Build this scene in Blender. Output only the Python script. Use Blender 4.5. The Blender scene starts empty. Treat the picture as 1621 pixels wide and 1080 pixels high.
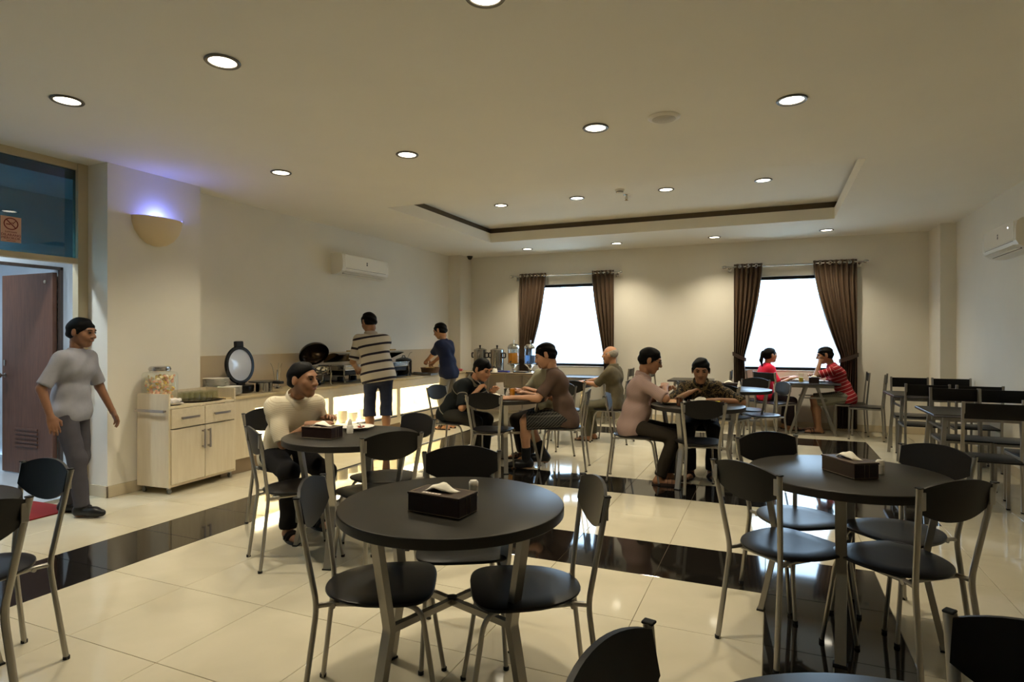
import bpy, bmesh, math, random
import numpy as np
from mathutils import Matrix, Vector
from math import sin, cos, pi, radians, atan2, sqrt

# ------------------------------------------------------------------ camera
scene = bpy.context.scene
C = scene.collection
YAW = 0.4074
cam_d = bpy.data.cameras.new('camera')
cam_d.sensor_width = 36.0
cam_d.lens = 952.0 / 1621.0 * 36.0
cam_d.shift_y = -5.0 / 1621.0
cam_d.clip_start = 0.05
cam_d.clip_end = 200
cam = bpy.data.objects.new('camera', cam_d)
cam.location = (0, 0, 1.4)
cam.rotation_euler = (pi / 2, 0, YAW)
C.objects.link(cam)
scene.camera = cam

# ------------------------------------------------------------------ world, exposure
world = bpy.data.worlds.new('overcast_sky')
scene.world = world
world.use_nodes = True
wn = world.node_tree.nodes
bg = wn.get('Background') or wn.new('ShaderNodeBackground')
bg.inputs[0].default_value = (0.60, 0.80, 1.0, 1)
bg.inputs[1].default_value = 10.0
vs = scene.view_settings
vs.view_transform = 'Standard'
vs.look = 'None'
vs.gamma = 1.0
vs.exposure = 0.0
vs.use_curve_mapping = False
try:
    scene.cycles.max_bounces = 10
    scene.cycles.diffuse_bounces = 6
    scene.cycles.glossy_bounces = 5
    scene.cycles.transparent_max_bounces = 32
    scene.cycles.transmission_bounces = 8
    scene.cycles.sample_clamp_indirect = 6.0
    scene.cycles.caustics_reflective = False
    scene.cycles.caustics_refractive = False
    scene.cycles.use_denoising = True
except Exception:
    pass
LAMP = (1.0, 0.88, 0.66)       # colour of the warm downlights
LAMP_W = 120.0                   # watts of one downlight

# daylight portals in the two window openings (they only guide the sampling of the sky)
for px in (-3.36, 0.32):
    pl = bpy.data.lights.new('window_portal', 'AREA')
    pl.shape = 'RECTANGLE'; pl.size = 1.56; pl.size_y = 1.48
    pl.cycles.is_portal = True
    po = bpy.data.objects.new('window_portal', pl)
    po.location = (px, 10.40, 1.63)
    po.rotation_euler = (-pi / 2, 0, 0)
    C.objects.link(po)

# ------------------------------------------------------------------ materials
MATS = {}
def lin(c):
    return tuple(((v / 255.0) / 12.92 if v / 255.0 <= 0.04045 else (((v / 255.0) + 0.055) / 1.055) ** 2.4) for v in c)
def mat(name, col, rough=0.5, metal=0.0, var=0.0, scale=12.0, bump=0.0, bscale=60.0, spec=0.5, emit=None, estr=0.0, trans=0.0, ior=1.45, coat=0.0, alpha=1.0):
    """procedural principled material; col is sRGB 0-255"""
    if name in MATS: return MATS[name]
    m = bpy.data.materials.new(name); m.use_nodes = True
    nt = m.node_tree; b = nt.nodes['Principled BSDF']
    c = lin(col)
    b.inputs['Base Color'].default_value = (*c, 1)
    b.inputs['Roughness'].default_value = rough
    b.inputs['Metallic'].default_value = metal
    b.inputs['Specular IOR Level'].default_value = spec
    b.inputs['IOR'].default_value = ior
    b.inputs['Transmission Weight'].default_value = trans
    b.inputs['Coat Weight'].default_value = coat
    b.inputs['Alpha'].default_value = alpha
    if emit is not None:
        b.inputs['Emission Color'].default_value = (*lin(emit), 1)
        b.inputs['Emission Strength'].default_value = estr
    if var > 0 or bump > 0:
        tc = nt.nodes.new('ShaderNodeTexCoord')
        if var > 0:
            n = nt.nodes.new('ShaderNodeTexNoise'); n.inputs['Scale'].default_value = scale; n.inputs['Detail'].default_value = 5
            nt.links.new(tc.outputs['Object'], n.inputs['Vector'])
            r = nt.nodes.new('ShaderNodeMapRange')
            r.inputs['From Min'].default_value = 0.3; r.inputs['From Max'].default_value = 0.7
            r.inputs['To Min'].default_value = 1 - var; r.inputs['To Max'].default_value = 1 + var
            nt.links.new(n.outputs['Fac'], r.inputs['Value'])
            mx = nt.nodes.new('ShaderNodeVectorMath'); mx.operation = 'SCALE'
            mx.inputs[0].default_value = c
            nt.links.new(r.outputs['Result'], mx.inputs['Scale'])
            nt.links.new(mx.outputs['Vector'], b.inputs['Base Color'])
        if bump > 0:
            n2 = nt.nodes.new('ShaderNodeTexNoise'); n2.inputs['Scale'].default_value = bscale; n2.inputs['Detail'].default_value = 4
            nt.links.new(tc.outputs['Object'], n2.inputs['Vector'])
            bp = nt.nodes.new('ShaderNodeBump'); bp.inputs['Strength'].default_value = bump; bp.inputs['Distance'].default_value = 0.01
            nt.links.new(n2.outputs['Fac'], bp.inputs['Height'])
            nt.links.new(bp.outputs['Normal'], b.inputs['Normal'])
    MATS[name] = m
    return m

def wood(name, c1, c2, scale=6.0, axis='Z', rough=0.4, stretch=12.0):
    if name in MATS: return MATS[name]
    m = bpy.data.materials.new(name); m.use_nodes = True
    nt = m.node_tree; b = nt.nodes['Principled BSDF']
    tc = nt.nodes.new('ShaderNodeTexCoord'); mp = nt.nodes.new('ShaderNodeMapping')
    s = [stretch, stretch, stretch]; s['XYZ'.index(axis)] = 1.0
    mp.inputs['Scale'].default_value = s
    n = nt.nodes.new('ShaderNodeTexNoise'); n.inputs['Scale'].default_value = scale; n.inputs['Detail'].default_value = 6; n.inputs['Roughness'].default_value = 0.6
    cr = nt.nodes.new('ShaderNodeValToRGB')
    cr.color_ramp.elements[0].position = 0.3; cr.color_ramp.elements[0].color = (*lin(c1), 1)
    cr.color_ramp.elements[1].position = 0.7; cr.color_ramp.elements[1].color = (*lin(c2), 1)
    nt.links.new(tc.outputs['Object'], mp.inputs['Vector']); nt.links.new(mp.outputs['Vector'], n.inputs['Vector'])
    nt.links.new(n.outputs['Fac'], cr.inputs['Fac']); nt.links.new(cr.outputs['Color'], b.inputs['Base Color'])
    b.inputs['Roughness'].default_value = rough
    MATS[name] = m
    return m

def attr_stripes(name, base, bands, rough=0.85, period=0.1, attr='s', bump=0.0):
    """horizontal stripes that follow the cloth: bands = [(from, to, colour)] as fractions of the period"""
    if name in MATS: return MATS[name]
    m = bpy.data.materials.new(name); m.use_nodes = True
    nt = m.node_tree; b = nt.nodes['Principled BSDF']; b.inputs['Roughness'].default_value = rough
    b.inputs['Specular IOR Level'].default_value = 0.2
    at = nt.nodes.new('ShaderNodeAttribute'); at.attribute_name = attr
    dv = nt.nodes.new('ShaderNodeMath'); dv.operation = 'DIVIDE'; dv.inputs[1].default_value = period
    fr = nt.nodes.new('ShaderNodeMath'); fr.operation = 'FRACT'
    cr = nt.nodes.new('ShaderNodeValToRGB'); cr.color_ramp.interpolation = 'CONSTANT'
    els = [(0.0, base)]
    for a, z, c in bands:
        els.append((a, c)); els.append((z, base))
    ramp = cr.color_ramp
    ramp.elements[0].position = 0.0; ramp.elements[0].color = (*lin(base), 1)
    ramp.elements[1].position = els[1][0]; ramp.elements[1].color = (*lin(els[1][1]), 1)
    for p, c in els[2:]:
        e = ramp.elements.new(p); e.color = (*lin(c), 1)
    nt.links.new(at.outputs['Fac'], dv.inputs[0]); nt.links.new(dv.outputs[0], fr.inputs[0]); nt.links.new(fr.outputs[0], cr.inputs['Fac'])
    nt.links.new(cr.outputs['Color'], b.inputs['Base Color'])
    MATS[name] = m
    return m

def checks(name, c1, c2, c3, scale=40.0, rough=0.85, thr=0.62):
    """woven check: two sets of bands crossing in the cloth's own coordinates"""
    if name in MATS: return MATS[name]
    m = bpy.data.materials.new(name); m.use_nodes = True
    nt = m.node_tree; b = nt.nodes['Principled BSDF']; b.inputs['Roughness'].default_value = rough
    b.inputs['Specular IOR Level'].default_value = 0.2
    tc = nt.nodes.new('ShaderNodeTexCoord'); sep = nt.nodes.new('ShaderNodeSeparateXYZ')
    nt.links.new(tc.outputs['Object'], sep.inputs[0])
    def band(sock):
        mu = nt.nodes.new('ShaderNodeMath'); mu.operation = 'MULTIPLY'; mu.inputs[1].default_value = scale
        fr = nt.nodes.new('ShaderNodeMath'); fr.operation = 'FRACT'
        gt = nt.nodes.new('ShaderNodeMath'); gt.operation = 'GREATER_THAN'; gt.inputs[1].default_value = thr
        nt.links.new(sock, mu.inputs[0]); nt.links.new(mu.outputs[0], fr.inputs[0]); nt.links.new(fr.outputs[0], gt.inputs[0])
        return gt.outputs[0]
    ad0 = nt.nodes.new('ShaderNodeMath'); nt.links.new(sep.outputs['Y'], ad0.inputs[0]); nt.links.new(sep.outputs['Z'], ad0.inputs[1])
    bx, by = band(sep.outputs['X']), band(ad0.outputs[0])
    ad = nt.nodes.new('ShaderNodeMath'); ad.operation = 'ADD'; nt.links.new(bx, ad.inputs[0]); nt.links.new(by, ad.inputs[1])
    hf = nt.nodes.new('ShaderNodeMath'); hf.operation = 'MULTIPLY'; hf.inputs[1].default_value = 0.5; nt.links.new(ad.outputs[0], hf.inputs[0])
    cr = nt.nodes.new('ShaderNodeValToRGB'); r = cr.color_ramp; r.interpolation = 'CONSTANT'
    r.elements[0].position = 0; r.elements[0].color = (*lin(c1), 1)
    r.elements[1].position = 0.4; r.elements[1].color = (*lin(c2), 1)
    e = r.elements.new(0.9); e.color = (*lin(c3), 1)
    nt.links.new(hf.outputs[0], cr.inputs['Fac']); nt.links.new(cr.outputs['Color'], b.inputs['Base Color'])
    MATS[name] = m
    return m

def blotch(name, cols, scale=18.0, rough=0.8, detail=2.0):
    if name in MATS: return MATS[name]
    m = bpy.data.materials.new(name); m.use_nodes = True
    nt = m.node_tree; b = nt.nodes['Principled BSDF']; b.inputs['Roughness'].default_value = rough
    b.inputs['Specular IOR Level'].default_value = 0.2
    tc = nt.nodes.new('ShaderNodeTexCoord'); n = nt.nodes.new('ShaderNodeTexNoise')
    n.inputs['Scale'].default_value = scale; n.inputs['Detail'].default_value = detail; n.inputs['Distortion'].default_value = 1.5
    nt.links.new(tc.outputs['Object'], n.inputs['Vector'])
    cr = nt.nodes.new('ShaderNodeValToRGB'); r = cr.color_ramp; r.interpolation = 'CONSTANT'
    r.elements[0].position = 0; r.elements[0].color = (*lin(cols[0][1]), 1)
    r.elements[1].position = cols[1][0]; r.elements[1].color = (*lin(cols[1][1]), 1)
    for p, c in cols[2:]:
        e = r.elements.new(p); e.color = (*lin(c), 1)
    nt.links.new(n.outputs['Fac'], cr.inputs['Fac']); nt.links.new(cr.outputs['Color'], b.inputs['Base Color'])
    MATS[name] = m
    return m

def thin_glass(name, tint=(255, 255, 255), refl=0.08, rough=0.02):
    """thin pane: light goes straight through, a fresnel share is mirrored"""
    if name in MATS: return MATS[name]
    m = bpy.data.materials.new(name); m.use_nodes = True
    nt = m.node_tree; nt.nodes.clear()
    o = nt.nodes.new('ShaderNodeOutputMaterial'); mx = nt.nodes.new('ShaderNodeMixShader')
    t = nt.nodes.new('ShaderNodeBsdfTransparent'); t.inputs[0].default_value = (*lin(tint), 1)
    g = nt.nodes.new('ShaderNodeBsdfGlossy'); g.inputs['Roughness'].default_value = rough
    fr = nt.nodes.new('ShaderNodeLayerWeight'); fr.inputs['Blend'].default_value = 0.5
    pw = nt.nodes.new('ShaderNodeMath'); pw.operation = 'POWER'; pw.inputs[1].default_value = 4.0
    nt.links.new(fr.outputs['Facing'], pw.inputs[0])
    mm = nt.nodes.new('ShaderNodeMath'); mm.operation = 'MULTIPLY_ADD'; mm.inputs[1].default_value = 0.6; mm.inputs[2].default_value = refl
    nt.links.new(pw.outputs[0], mm.inputs[0]); nt.links.new(mm.outputs[0], mx.inputs[0])
    nt.links.new(t.outputs[0], mx.inputs[1]); nt.links.new(g.outputs[0], mx.inputs[2]); nt.links.new(mx.outputs[0], o.inputs[0])
    MATS[name] = m
    return m

# ------------------------------------------------------------------ mesh helpers
def V(*a): return np.array(a, float)
class MB:
    """collects shapes and links them as one mesh object"""
    def __init__(s): s.v = []; s.f = []
    def add(s, verts, faces):
        o = len(s.v); s.v += [tuple(map(float, p)) for p in verts]; s.f += [tuple(i + o for i in q) for q in faces]; return s
    def box(s, x0, x1, y0, y1, z0, z1, b=0.0):
        if b <= 0:
            return s.add([(x0,y0,z0),(x1,y0,z0),(x1,y1,z0),(x0,y1,z0),(x0,y0,z1),(x1,y0,z1),(x1,y1,z1),(x0,y1,z1)],
                         [(0,3,2,1),(4,5,6,7),(0,1,5,4),(1,2,6,5),(2,3,7,6),(3,0,4,7)])
        c = [((x0+x1)/2), ((y0+y1)/2), ((z0+z1)/2)]; h = [(x1-x0)/2, (y1-y0)/2, (z1-z0)/2]
        b = min(b, min(h) * 0.98)
        bm = bmesh.new(); bmesh.ops.create_cube(bm, size=2.0)
        for q in bm.verts: q.co = Vector((c[0]+q.co.x*h[0], c[1]+q.co.y*h[1], c[2]+q.co.z*h[2]))
        bmesh.ops.bevel(bm, geom=bm.edges[:], offset=b, segments=2, profile=0.5, affect='EDGES')
        bm.verts.index_update()
        s.add([tuple(q.co) for q in bm.verts], [tuple(q.index for q in f.verts) for f in bm.faces]); bm.free(); return s
    def prism(s, poly, z0, z1):
        n = len(poly)
        v = [(x, y, z0) for x, y in poly] + [(x, y, z1) for x, y in poly]
        f = [tuple(range(n - 1, -1, -1)), tuple(range(n, 2 * n))] + [(i, (i + 1) % n, n + (i + 1) % n, n + i) for i in range(n)]
        return s.add(v, f)
    def lathe(s, prof, n=24, c=(0, 0, 0), a0=0.0, a1=2*pi, caps=True):
        full = abs(a1 - a0 - 2*pi) < 1e-6; m = n if full else n + 1
        v = []; f = []
        for r, z in prof:
            for i in range(m):
                a = a0 + (a1 - a0) * i / n
                v.append((c[0] + r*cos(a), c[1] + r*sin(a), c[2] + z))
        for j in range(len(prof) - 1):
            for i in range(n):
                k = (i + 1) % m
                f.append((j*m+i, j*m+k, (j+1)*m+k, (j+1)*m+i))
        if full and caps:
            if prof[0][0] > 1e-6: f.append(tuple(range(m - 1, -1, -1)))
            if prof[-1][0] > 1e-6: f.append(tuple((len(prof)-1)*m + i for i in range(m)))
        return s.add(v, f)
    def sweep(s, path, sec, up=None, closed=False, cap=True, scales=None):
        """sec: list of (u,w) in the frame (side, up) along the path"""
        P = [np.array(p, float) for p in path]; n = len(P); k = len(sec)
        rings = []; prev = None
        for i in range(n):
            if closed: t = P[(i+1) % n] - P[i-1]
            else: t = P[min(i+1, n-1)] - P[max(i-1, 0)]
            t = t / (np.linalg.norm(t) + 1e-12)
            u = np.array(up, float) if up is not None else (prev if prev is not None else (V(0,0,1) if abs(t[2]) < .9 else V(0,1,0)))
            side = np.cross(t, u); side /= (np.linalg.norm(side) + 1e-12)
            w = np.cross(side, t)
            if up is None: prev = w
            sc = 1 if scales is None else scales[i]
            rings.append([P[i] + side*a*sc + w*b*sc for a, b in sec])
        v = [p for r in rings for p in r]; f = []
        m = n if closed else n - 1
        for i in range(m):
            for j in range(k):
                a = i*k+j; b_ = i*k+(j+1) % k; i2 = (i+1) % n
                f.append((a, b_, i2*k+(j+1) % k, i2*k+j))
        if cap and not closed:
            f.append(tuple(range(k-1, -1, -1))); f.append(tuple((n-1)*k + j for j in range(k)))
        return s.add(v, f)
    def tube(s, path, r, n=8, **kw):
        return s.sweep(path, [(r*cos(2*pi*i/n), r*sin(2*pi*i/n)) for i in range(n)], **kw)
    def ball(s, c, rx, ry=None, rz=None, n=12, m=8):
        ry = ry or rx; rz = rz or rx
        v = []; f = []
        for j in range(m + 1):
            th = pi * j / m
            for i in range(n):
                a = 2*pi*i/n
                v.append((c[0]+rx*sin(th)*cos(a), c[1]+ry*sin(th)*sin(a), c[2]-rz*cos(th)))
        for j in range(m):
            for i in range(n):
                f.append((j*n+i, j*n+(i+1) % n, (j+1)*n+(i+1) % n, (j+1)*n+i))
        return s.add(v, f)
    def xf(s, M):
        s.v = [tuple(M @ Vector(p)) for p in s.v]; return s
    def mesh(s, name, m, smooth=True):
        me = bpy.data.meshes.new(name); me.from_pydata(s.v, [], s.f)
        me.materials.append(m)
        bm = bmesh.new(); bm.from_mesh(me)
        bmesh.ops.remove_doubles(bm, verts=bm.verts, dist=1e-5)
        bmesh.ops.recalc_face_normals(bm, faces=bm.faces); bm.to_mesh(me); bm.free()
        if smooth:
            me.polygons.foreach_set('use_smooth', [True] * len(me.polygons))
            try: me.set_sharp_from_angle(angle=radians(38))
            except Exception: pass
        me.update(); return me
    def build(s, name, m, parent=None, smooth=True, loc=None, rz=0.0):
        return link(name, s.mesh(name, m, smooth), parent, loc, rz)

def link(name, data, parent=None, loc=None, rz=0.0):
    o = bpy.data.objects.new(name, data); C.objects.link(o)
    if parent is not None: o.parent = parent
    if loc is not None: o.location = loc
    if rz: o.rotation_euler = (0, 0, rz)
    return o
def tag(o, label, cat, group=None, kind=None):
    if label: o['label'] = label
    if cat: o['category'] = cat
    if group: o['group'] = group
    if kind: o['kind'] = kind
    return o
def thing(name, label, cat, loc=(0, 0, 0), rz=0.0, group=None):
    o = link(name, None, None, loc, rz); o.empty_display_size = 0.05
    return tag(o, label, cat, group)
def struct(o):
    o['kind'] = 'structure'; return o
def copy_tree(o, parent=None):
    c = o.copy(); C.objects.link(c); c.parent = parent
    for ch in o.children: copy_tree(ch, c)
    return c
def bez(p, n=8):
    """smooth path through a list of points with rounded corners: p = [(pt, radius)]"""
    out = []
    for i, (q, r) in enumerate(p):
        q = np.array(q, float)
        if r <= 0 or i in (0, len(p) - 1): out.append(q); continue
        a = np.array(p[i-1][0], float) - q; b = np.array(p[i+1][0], float) - q
        a = q + a / np.linalg.norm(a) * r; b = q + b / np.linalg.norm(b) * r
        for k in range(n + 1):
            t = k / n; out.append((1-t)**2*a + 2*t*(1-t)*q + t*t*b)
    return out
def text_mesh(txt, size, m, parent, name, mtx, ext=0.0006, align='CENTER'):
    cu = bpy.data.curves.new(name, 'FONT'); cu.body = txt; cu.size = size; cu.extrude = ext
    cu.align_x = align; cu.align_y = 'CENTER'; cu.resolution_u = 3
    tmp = bpy.data.objects.new(name + '_tmp', cu); C.objects.link(tmp)
    dg = bpy.context.evaluated_depsgraph_get()
    me = bpy.data.meshes.new_from_object(tmp.evaluated_get(dg))
    bpy.data.objects.remove(tmp); bpy.data.curves.remove(cu)
    me.materials.clear(); me.materials.append(m); me.transform(mtx)
    return link(name, me, parent)
# ================================================================== the room
XL, XR, YB, YF, ZC = -5.56, 2.26, 10.33, -2.40, 2.938
XC = -5.336                                   # room face of the big column on the left
paint = mat('cream_wall_paint', (230, 225, 212), 0.75, var=0.02, scale=2.0, bump=0.03, bscale=220)
ceil_p = mat('ceiling_paint', (240, 235, 222), 0.85, var=0.015, scale=1.5)
skirt_m = mat('skirting_tile', (205, 192, 165), 0.25, var=0.03, scale=5)
grout = mat('floor_grout', (120, 108, 84), 0.8, var=0.1, scale=30)

def tile_mat(name, c1, c2, rough, spec=0.5, scale=2.5):
    m = bpy.data.materials.new(name); m.use_nodes = True
    nt = m.node_tree; b = nt.nodes['Principled BSDF']
    g = nt.nodes.new('ShaderNodeNewGeometry'); n = nt.nodes.new('ShaderNodeTexNoise')
    n.inputs['Scale'].default_value = scale; n.inputs['Detail'].default_value = 7; n.inputs['Distortion'].default_value = 0.6
    nt.links.new(g.outputs['Position'], n.inputs['Vector'])
    cr = nt.nodes.new('ShaderNodeValToRGB')
    cr.color_ramp.elements[0].position = 0.32; cr.color_ramp.elements[0].color = (*lin(c1), 1)
    cr.color_ramp.elements[1].position = 0.68; cr.color_ramp.elements[1].color = (*lin(c2), 1)
    nt.links.new(n.outputs['Fac'], cr.inputs['Fac']); nt.links.new(cr.outputs['Color'], b.inputs['Base Color'])
    b.inputs['Roughness'].default_value = rough; b.inputs['Specular IOR Level'].default_value = spec
    return m
tile_w = tile_mat('polished_cream_tile', (192, 184, 161), (202, 194, 171), 0.07)
tile_k = tile_mat('polished_black_tile', (17, 15, 13), (25, 22, 19), 0.05, 0.55)

# ---- floor with every tile in view a piece of its own
fl = struct(MB().box(XL - .14, XR + .1, YF, YB + .1, -.10, -.004).build('floor', grout, smooth=False))
TX = [-0.035 + .6 * k for k in range(-10, 5)]
TY = [-0.03 + .6 * k for k in range(0, 15)] + [8.69, 9.29, 9.89, 10.49]
G = 0.0013
def tile_mesh(w, d, m, name):
    mb = MB(); e = .0012
    mb.add([(0,0,-.012),(w,0,-.012),(w,d,-.012),(0,d,-.012),(0,0,-e),(w,0,-e),(w,d,-e),(0,d,-e),(e,e,0),(w-e,e,0),(w-e,d-e,0),(e,d-e,0)],
           [(0,1,5,4),(1,2,6,5),(2,3,7,6),(3,0,4,7),(4,5,9,8),(5,6,10,9),(6,7,11,10),(7,4,8,11),(8,9,10,11)])
    return mb.mesh(name, m, smooth=False)
cache = {}
for i in range(len(TX) - 1):
    for j in range(len(TY) - 1):
        ci = i - 10
        x0, x1 = max(TX[i], XL), min(TX[i+1], XR); y0, y1 = max(TY[j], -.03), min(TY[j+1], YB)
        if x1 - x0 < .02 or y1 - y0 < .02: continue
        black = (ci == -7) or (j == 6 and -7 <= ci <= 0) or (ci == 0 and j <= 6) or (j == 9 and -7 <= ci <= 1) or (ci == 1 and 9 <= j <= 15) or (j == 15 and -7 <= ci <= 1)
        key = (round(x1-x0, 3), round(y1-y0, 3), black)
        if key not in cache: cache[key] = tile_mesh(x1-x0-2*G, y1-y0-2*G, tile_k if black else tile_w, 'tile')
        link('tile', cache[key], fl, (x0 + G, y0 + G, 0))
mbw, mbk = MB(), MB()
for i in range(len(TX) - 1):
    ci = i - 10
    for j in range(-4, 0):
        x0, x1 = max(TX[i], XL), min(TX[i+1], XR); y0 = max(-.03 + .6*j, YF); y1 = -.03 + .6*(j+1)
        if x1 - x0 < .02: continue
        (mbk if ci in (-7, 0) else mbw).box(x0+G, x1-G, y0+G, y1-G, -.012, 0)
for mb_, m_ in ((mbw, tile_w), (mbk, tile_k)):
    o = mb_.build('tile_field', m_, fl, smooth=False); o['kind'] = 'stuff'

# ---- walls
W = struct(MB().box(XL - .15, XL, 4.36, YB + .15, -.1, ZC + .05).build('wall_left', paint, smooth=False))
struct(MB().box(-5.74, XC, 3.43, 4.36, -.1, ZC + .05).build('wall_column_left', paint, smooth=False))
struct(MB().box(XL, -5.31, 9.88, YB, -.1, ZC + .05).build('wall_column_corner', paint, smooth=False))
struct(MB().box(2.08, XR, 9.70, YB, -.1, ZC + .05).build('wall_column_right', paint, smooth=False))
struct(MB().box(XR, XR + .15, YF, YB + .15, -.1, ZC + .05).build('wall_right', paint, smooth=False))
struct(MB().box(XL - .15, XR + .15, YF - .15, YF, -.1, ZC + .05).build('wall_front', paint, smooth=False))
WIN = [(-4.15, -2.57), (-0.47, 1.11)]; WZ0, WZ1 = 0.88, 2.37
wb = MB(); T = .22
xs = [XL - .15, WIN[0][0], WIN[0][1], WIN[1][0], WIN[1][1], XR + .15]
for k in (0, 2, 4): wb.box(xs[k], xs[k+1], YB, YB + T, -.1, ZC + .05)
for a, b in WIN:
    wb.box(a, b, YB, YB + T, -.1, WZ0); wb.box(a, b, YB, YB + T, WZ1, ZC + .05)
struct(wb.build('wall_back', paint, smooth=False))

# ---- skirting tiles along the walls
for nm, b in (('baseboard_left', (XL, XL + .012, 9.0, 9.88, 0, .10)), ('baseboard_back', (-5.31, 2.08, YB - .012, YB, 0, .10)),
              ('baseboard_right', (XR - .012, XR, YF, 9.70, 0, .10)), ('baseboard_column', (XC, XC + .012, 3.418, 4.36, 0, .10)),
              ('baseboard_column_side', (-5.70, XC + .012, 3.418, 3.43, 0, .10)), ('baseboard_column_right', (2.068, 2.08, 9.688, YB, 0, .10)),
              ('baseboard_column_front', (2.068, XR, 9.688, 9.70, 0, .10))):
    struct(MB().box(*b, .002).build(nm, skirt_m, smooth=False))

# ---- ceiling with its recessed tray
TR = (-4.16, 0.745, 5.93, 8.77); ZT = 3.165
cm = MB()
cm.box(XL - .15, TR[0], YF, YB, ZC, ZC + .04); cm.box(TR[1], XR, YF, YB, ZC, ZC + .04)
cm.box(TR[0], TR[1], YF, TR[2], ZC, ZC + .04); cm.box(TR[0], TR[1], TR[3], YB, ZC, ZC + .04)
struct(cm.build('ceiling', ceil_p, smooth=False))
sd = MB(); e = .04
sd.box(TR[0]-e, TR[0], TR[2]-e, TR[3]+e, ZC+.04, 3.085); sd.box(TR[1], TR[1]+e, TR[2]-e, TR[3]+e, ZC+.04, 3.085)
sd.box(TR[0], TR[1], TR[2]-e, TR[2], ZC+.04, 3.085); sd.box(TR[0], TR[1], TR[3], TR[3]+e, ZC+.04, 3.085)
struct(sd.build('trim_1', ceil_p, smooth=False))
groove_m = mat('dark_brown_recess', (92, 80, 62), 0.7, var=0.04)  # lining of the tray recess, coloured dark brown against the pale ceiling
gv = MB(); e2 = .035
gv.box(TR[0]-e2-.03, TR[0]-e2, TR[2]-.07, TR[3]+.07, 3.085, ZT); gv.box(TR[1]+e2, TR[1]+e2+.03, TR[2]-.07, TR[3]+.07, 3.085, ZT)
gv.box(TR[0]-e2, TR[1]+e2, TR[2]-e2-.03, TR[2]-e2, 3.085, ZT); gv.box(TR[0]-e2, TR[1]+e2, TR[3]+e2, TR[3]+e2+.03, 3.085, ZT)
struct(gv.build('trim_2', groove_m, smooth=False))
struct(MB().box(TR[0]-.1, TR[1]+.1, TR[2]-.1, TR[3]+.1, ZT, ZT + .04).build('ceiling_tray', ceil_p, smooth=False))

# ---- windows: dark frames, panes, sill
frame_m = mat('dark_window_frame', (22, 25, 30), 0.35, 0.3)
pane_m = thin_glass('clear_window_pane', (248, 252, 255), 0.05)
sill_m = mat('window_sill_stone', (215, 210, 200), 0.3, var=.03)
for k, (a, b) in enumerate(WIN):
    w = link('window_%d' % (k + 1), None, None, ((a + b) / 2, YB + .08, WZ0)); struct(w)
    h = (b - a) / 2; H_ = WZ1 - WZ0; f = .05
    mb = MB()
    for q in ((-h, -h + f, 0, H_), (h - f, h, 0, H_), (-h + f, h - f, 0, f + .01), (-h + f, h - f, H_ - f, H_)):
        mb.box(q[0], q[1], -.03, .03, q[2], q[3], .004)
    mb.build('window_frame', frame_m, w, smooth=False)
    MB().box(-h + f, h - f, -.003, .003, f, H_ - f).build('pane', pane_m, w, smooth=False)
    MB().box(-h, h, -.085, -.03, 0, .014, .003).build('window_sill', sill_m, w, smooth=False)

# ---- outside: pale yard and a low building far off
ground_m = mat('pale_concrete_yard', (190, 190, 186), 0.9, var=.05, scale=.5)
struct(MB().box(-40, 40, YB + .3, 70, -.6, -.5).build('ground', ground_m, smooth=False))
hz = thing('warehouse', 'pale low building far off beyond the windows', 'building', (6, 42, -.5))
MB().box(-24, 24, -4, 4, 0, 3.2).build('wall', mat('pale_render', (205, 208, 210), .9), hz, smooth=False)
MB().add([(-25,-5,3.2),(25,-5,3.2),(25,5,3.2),(-25,5,3.2),(-25,0,4.6),(25,0,4.6)], [(0,1,5,4),(2,3,4,5),(0,4,3),(1,2,5),(0,3,2,1)]).build('roof', mat('pale_roof', (190, 194, 198), .8), hz, smooth=False)

# ---- corridor behind the glazed partition on the left
alu = mat('cream_coated_aluminium', (196, 182, 150), 0.4, 0.2)
cool = mat('cool_white_wall', (218, 224, 230), 0.75, var=.02, scale=2)
blue_g = thin_glass('teal_tinted_glass', (122, 164, 178), 0.08)
XP = -5.64
t = link('trim_3', None, None, (XP, 0, 0)); struct(t)
MB().box(-.04, .04, 3.345, 3.43, 0, ZC, .004).build('post', alu, t, smooth=False)
MB().box(-.035, .035, -2.3, 3.345, 2.05, 2.10, .004).build('transom', alu, t, smooth=False)
MB().box(-.03, .03, -2.3, 3.345, 2.878, ZC, .004).build('head_rail', alu, t, smooth=False)
MB().box(-.04, .04, 2.02, 2.10, 0, 2.05, .004).build('post', alu, t, smooth=False)
MB().box(-.004, .004, -2.3, 3.345, 2.10, 2.878).build('pane', blue_g, t, smooth=False)
MB().box(-.004, .004, -2.3, 2.02, .02, 2.05).build('pane', pane_m, t, smooth=False)
hd = MB(); hd.tube([(.07, 3.36, .98), (.07, 3.36, 1.20)], .008); hd.tube([(.03, 3.36, 1.0), (.07, 3.36, 1.0)], .005); hd.tube([(.03, 3.36, 1.18), (.07, 3.36, 1.18)], .005)
hd.build('pull_handle', mat('black_metal_handle', (30, 30, 32), .4, .5), t)
XK = -6.52
ck = MB()
ck.box(XK - .12, XK, -2.5, 2.83, -.1, 2.85); ck.box(XK - .12, XK, 3.74, 4.0, -.1, 2.85); ck.box(XK - .12, XK, 2.83, 3.74, 2.10, 2.85)
struct(ck.build('wall_corridor', cool, smooth=False))
struct(MB().box(XK, -5.74, 3.90, 4.05, -.1, 2.85).build('wall_corridor_end', cool, smooth=False))
struct(MB().box(-8.9, XP - .04, -2.5, 4.2, 2.80, 2.9).build('ceiling_corridor', cool, smooth=False))
struct(MB().box(-8.9, XL - .14, -2.5, 4.2, -.1, -.002).build('floor_corridor', mat('cool_white_floor', (205, 210, 214), .15, var=.03, scale=3), smooth=False))
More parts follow.
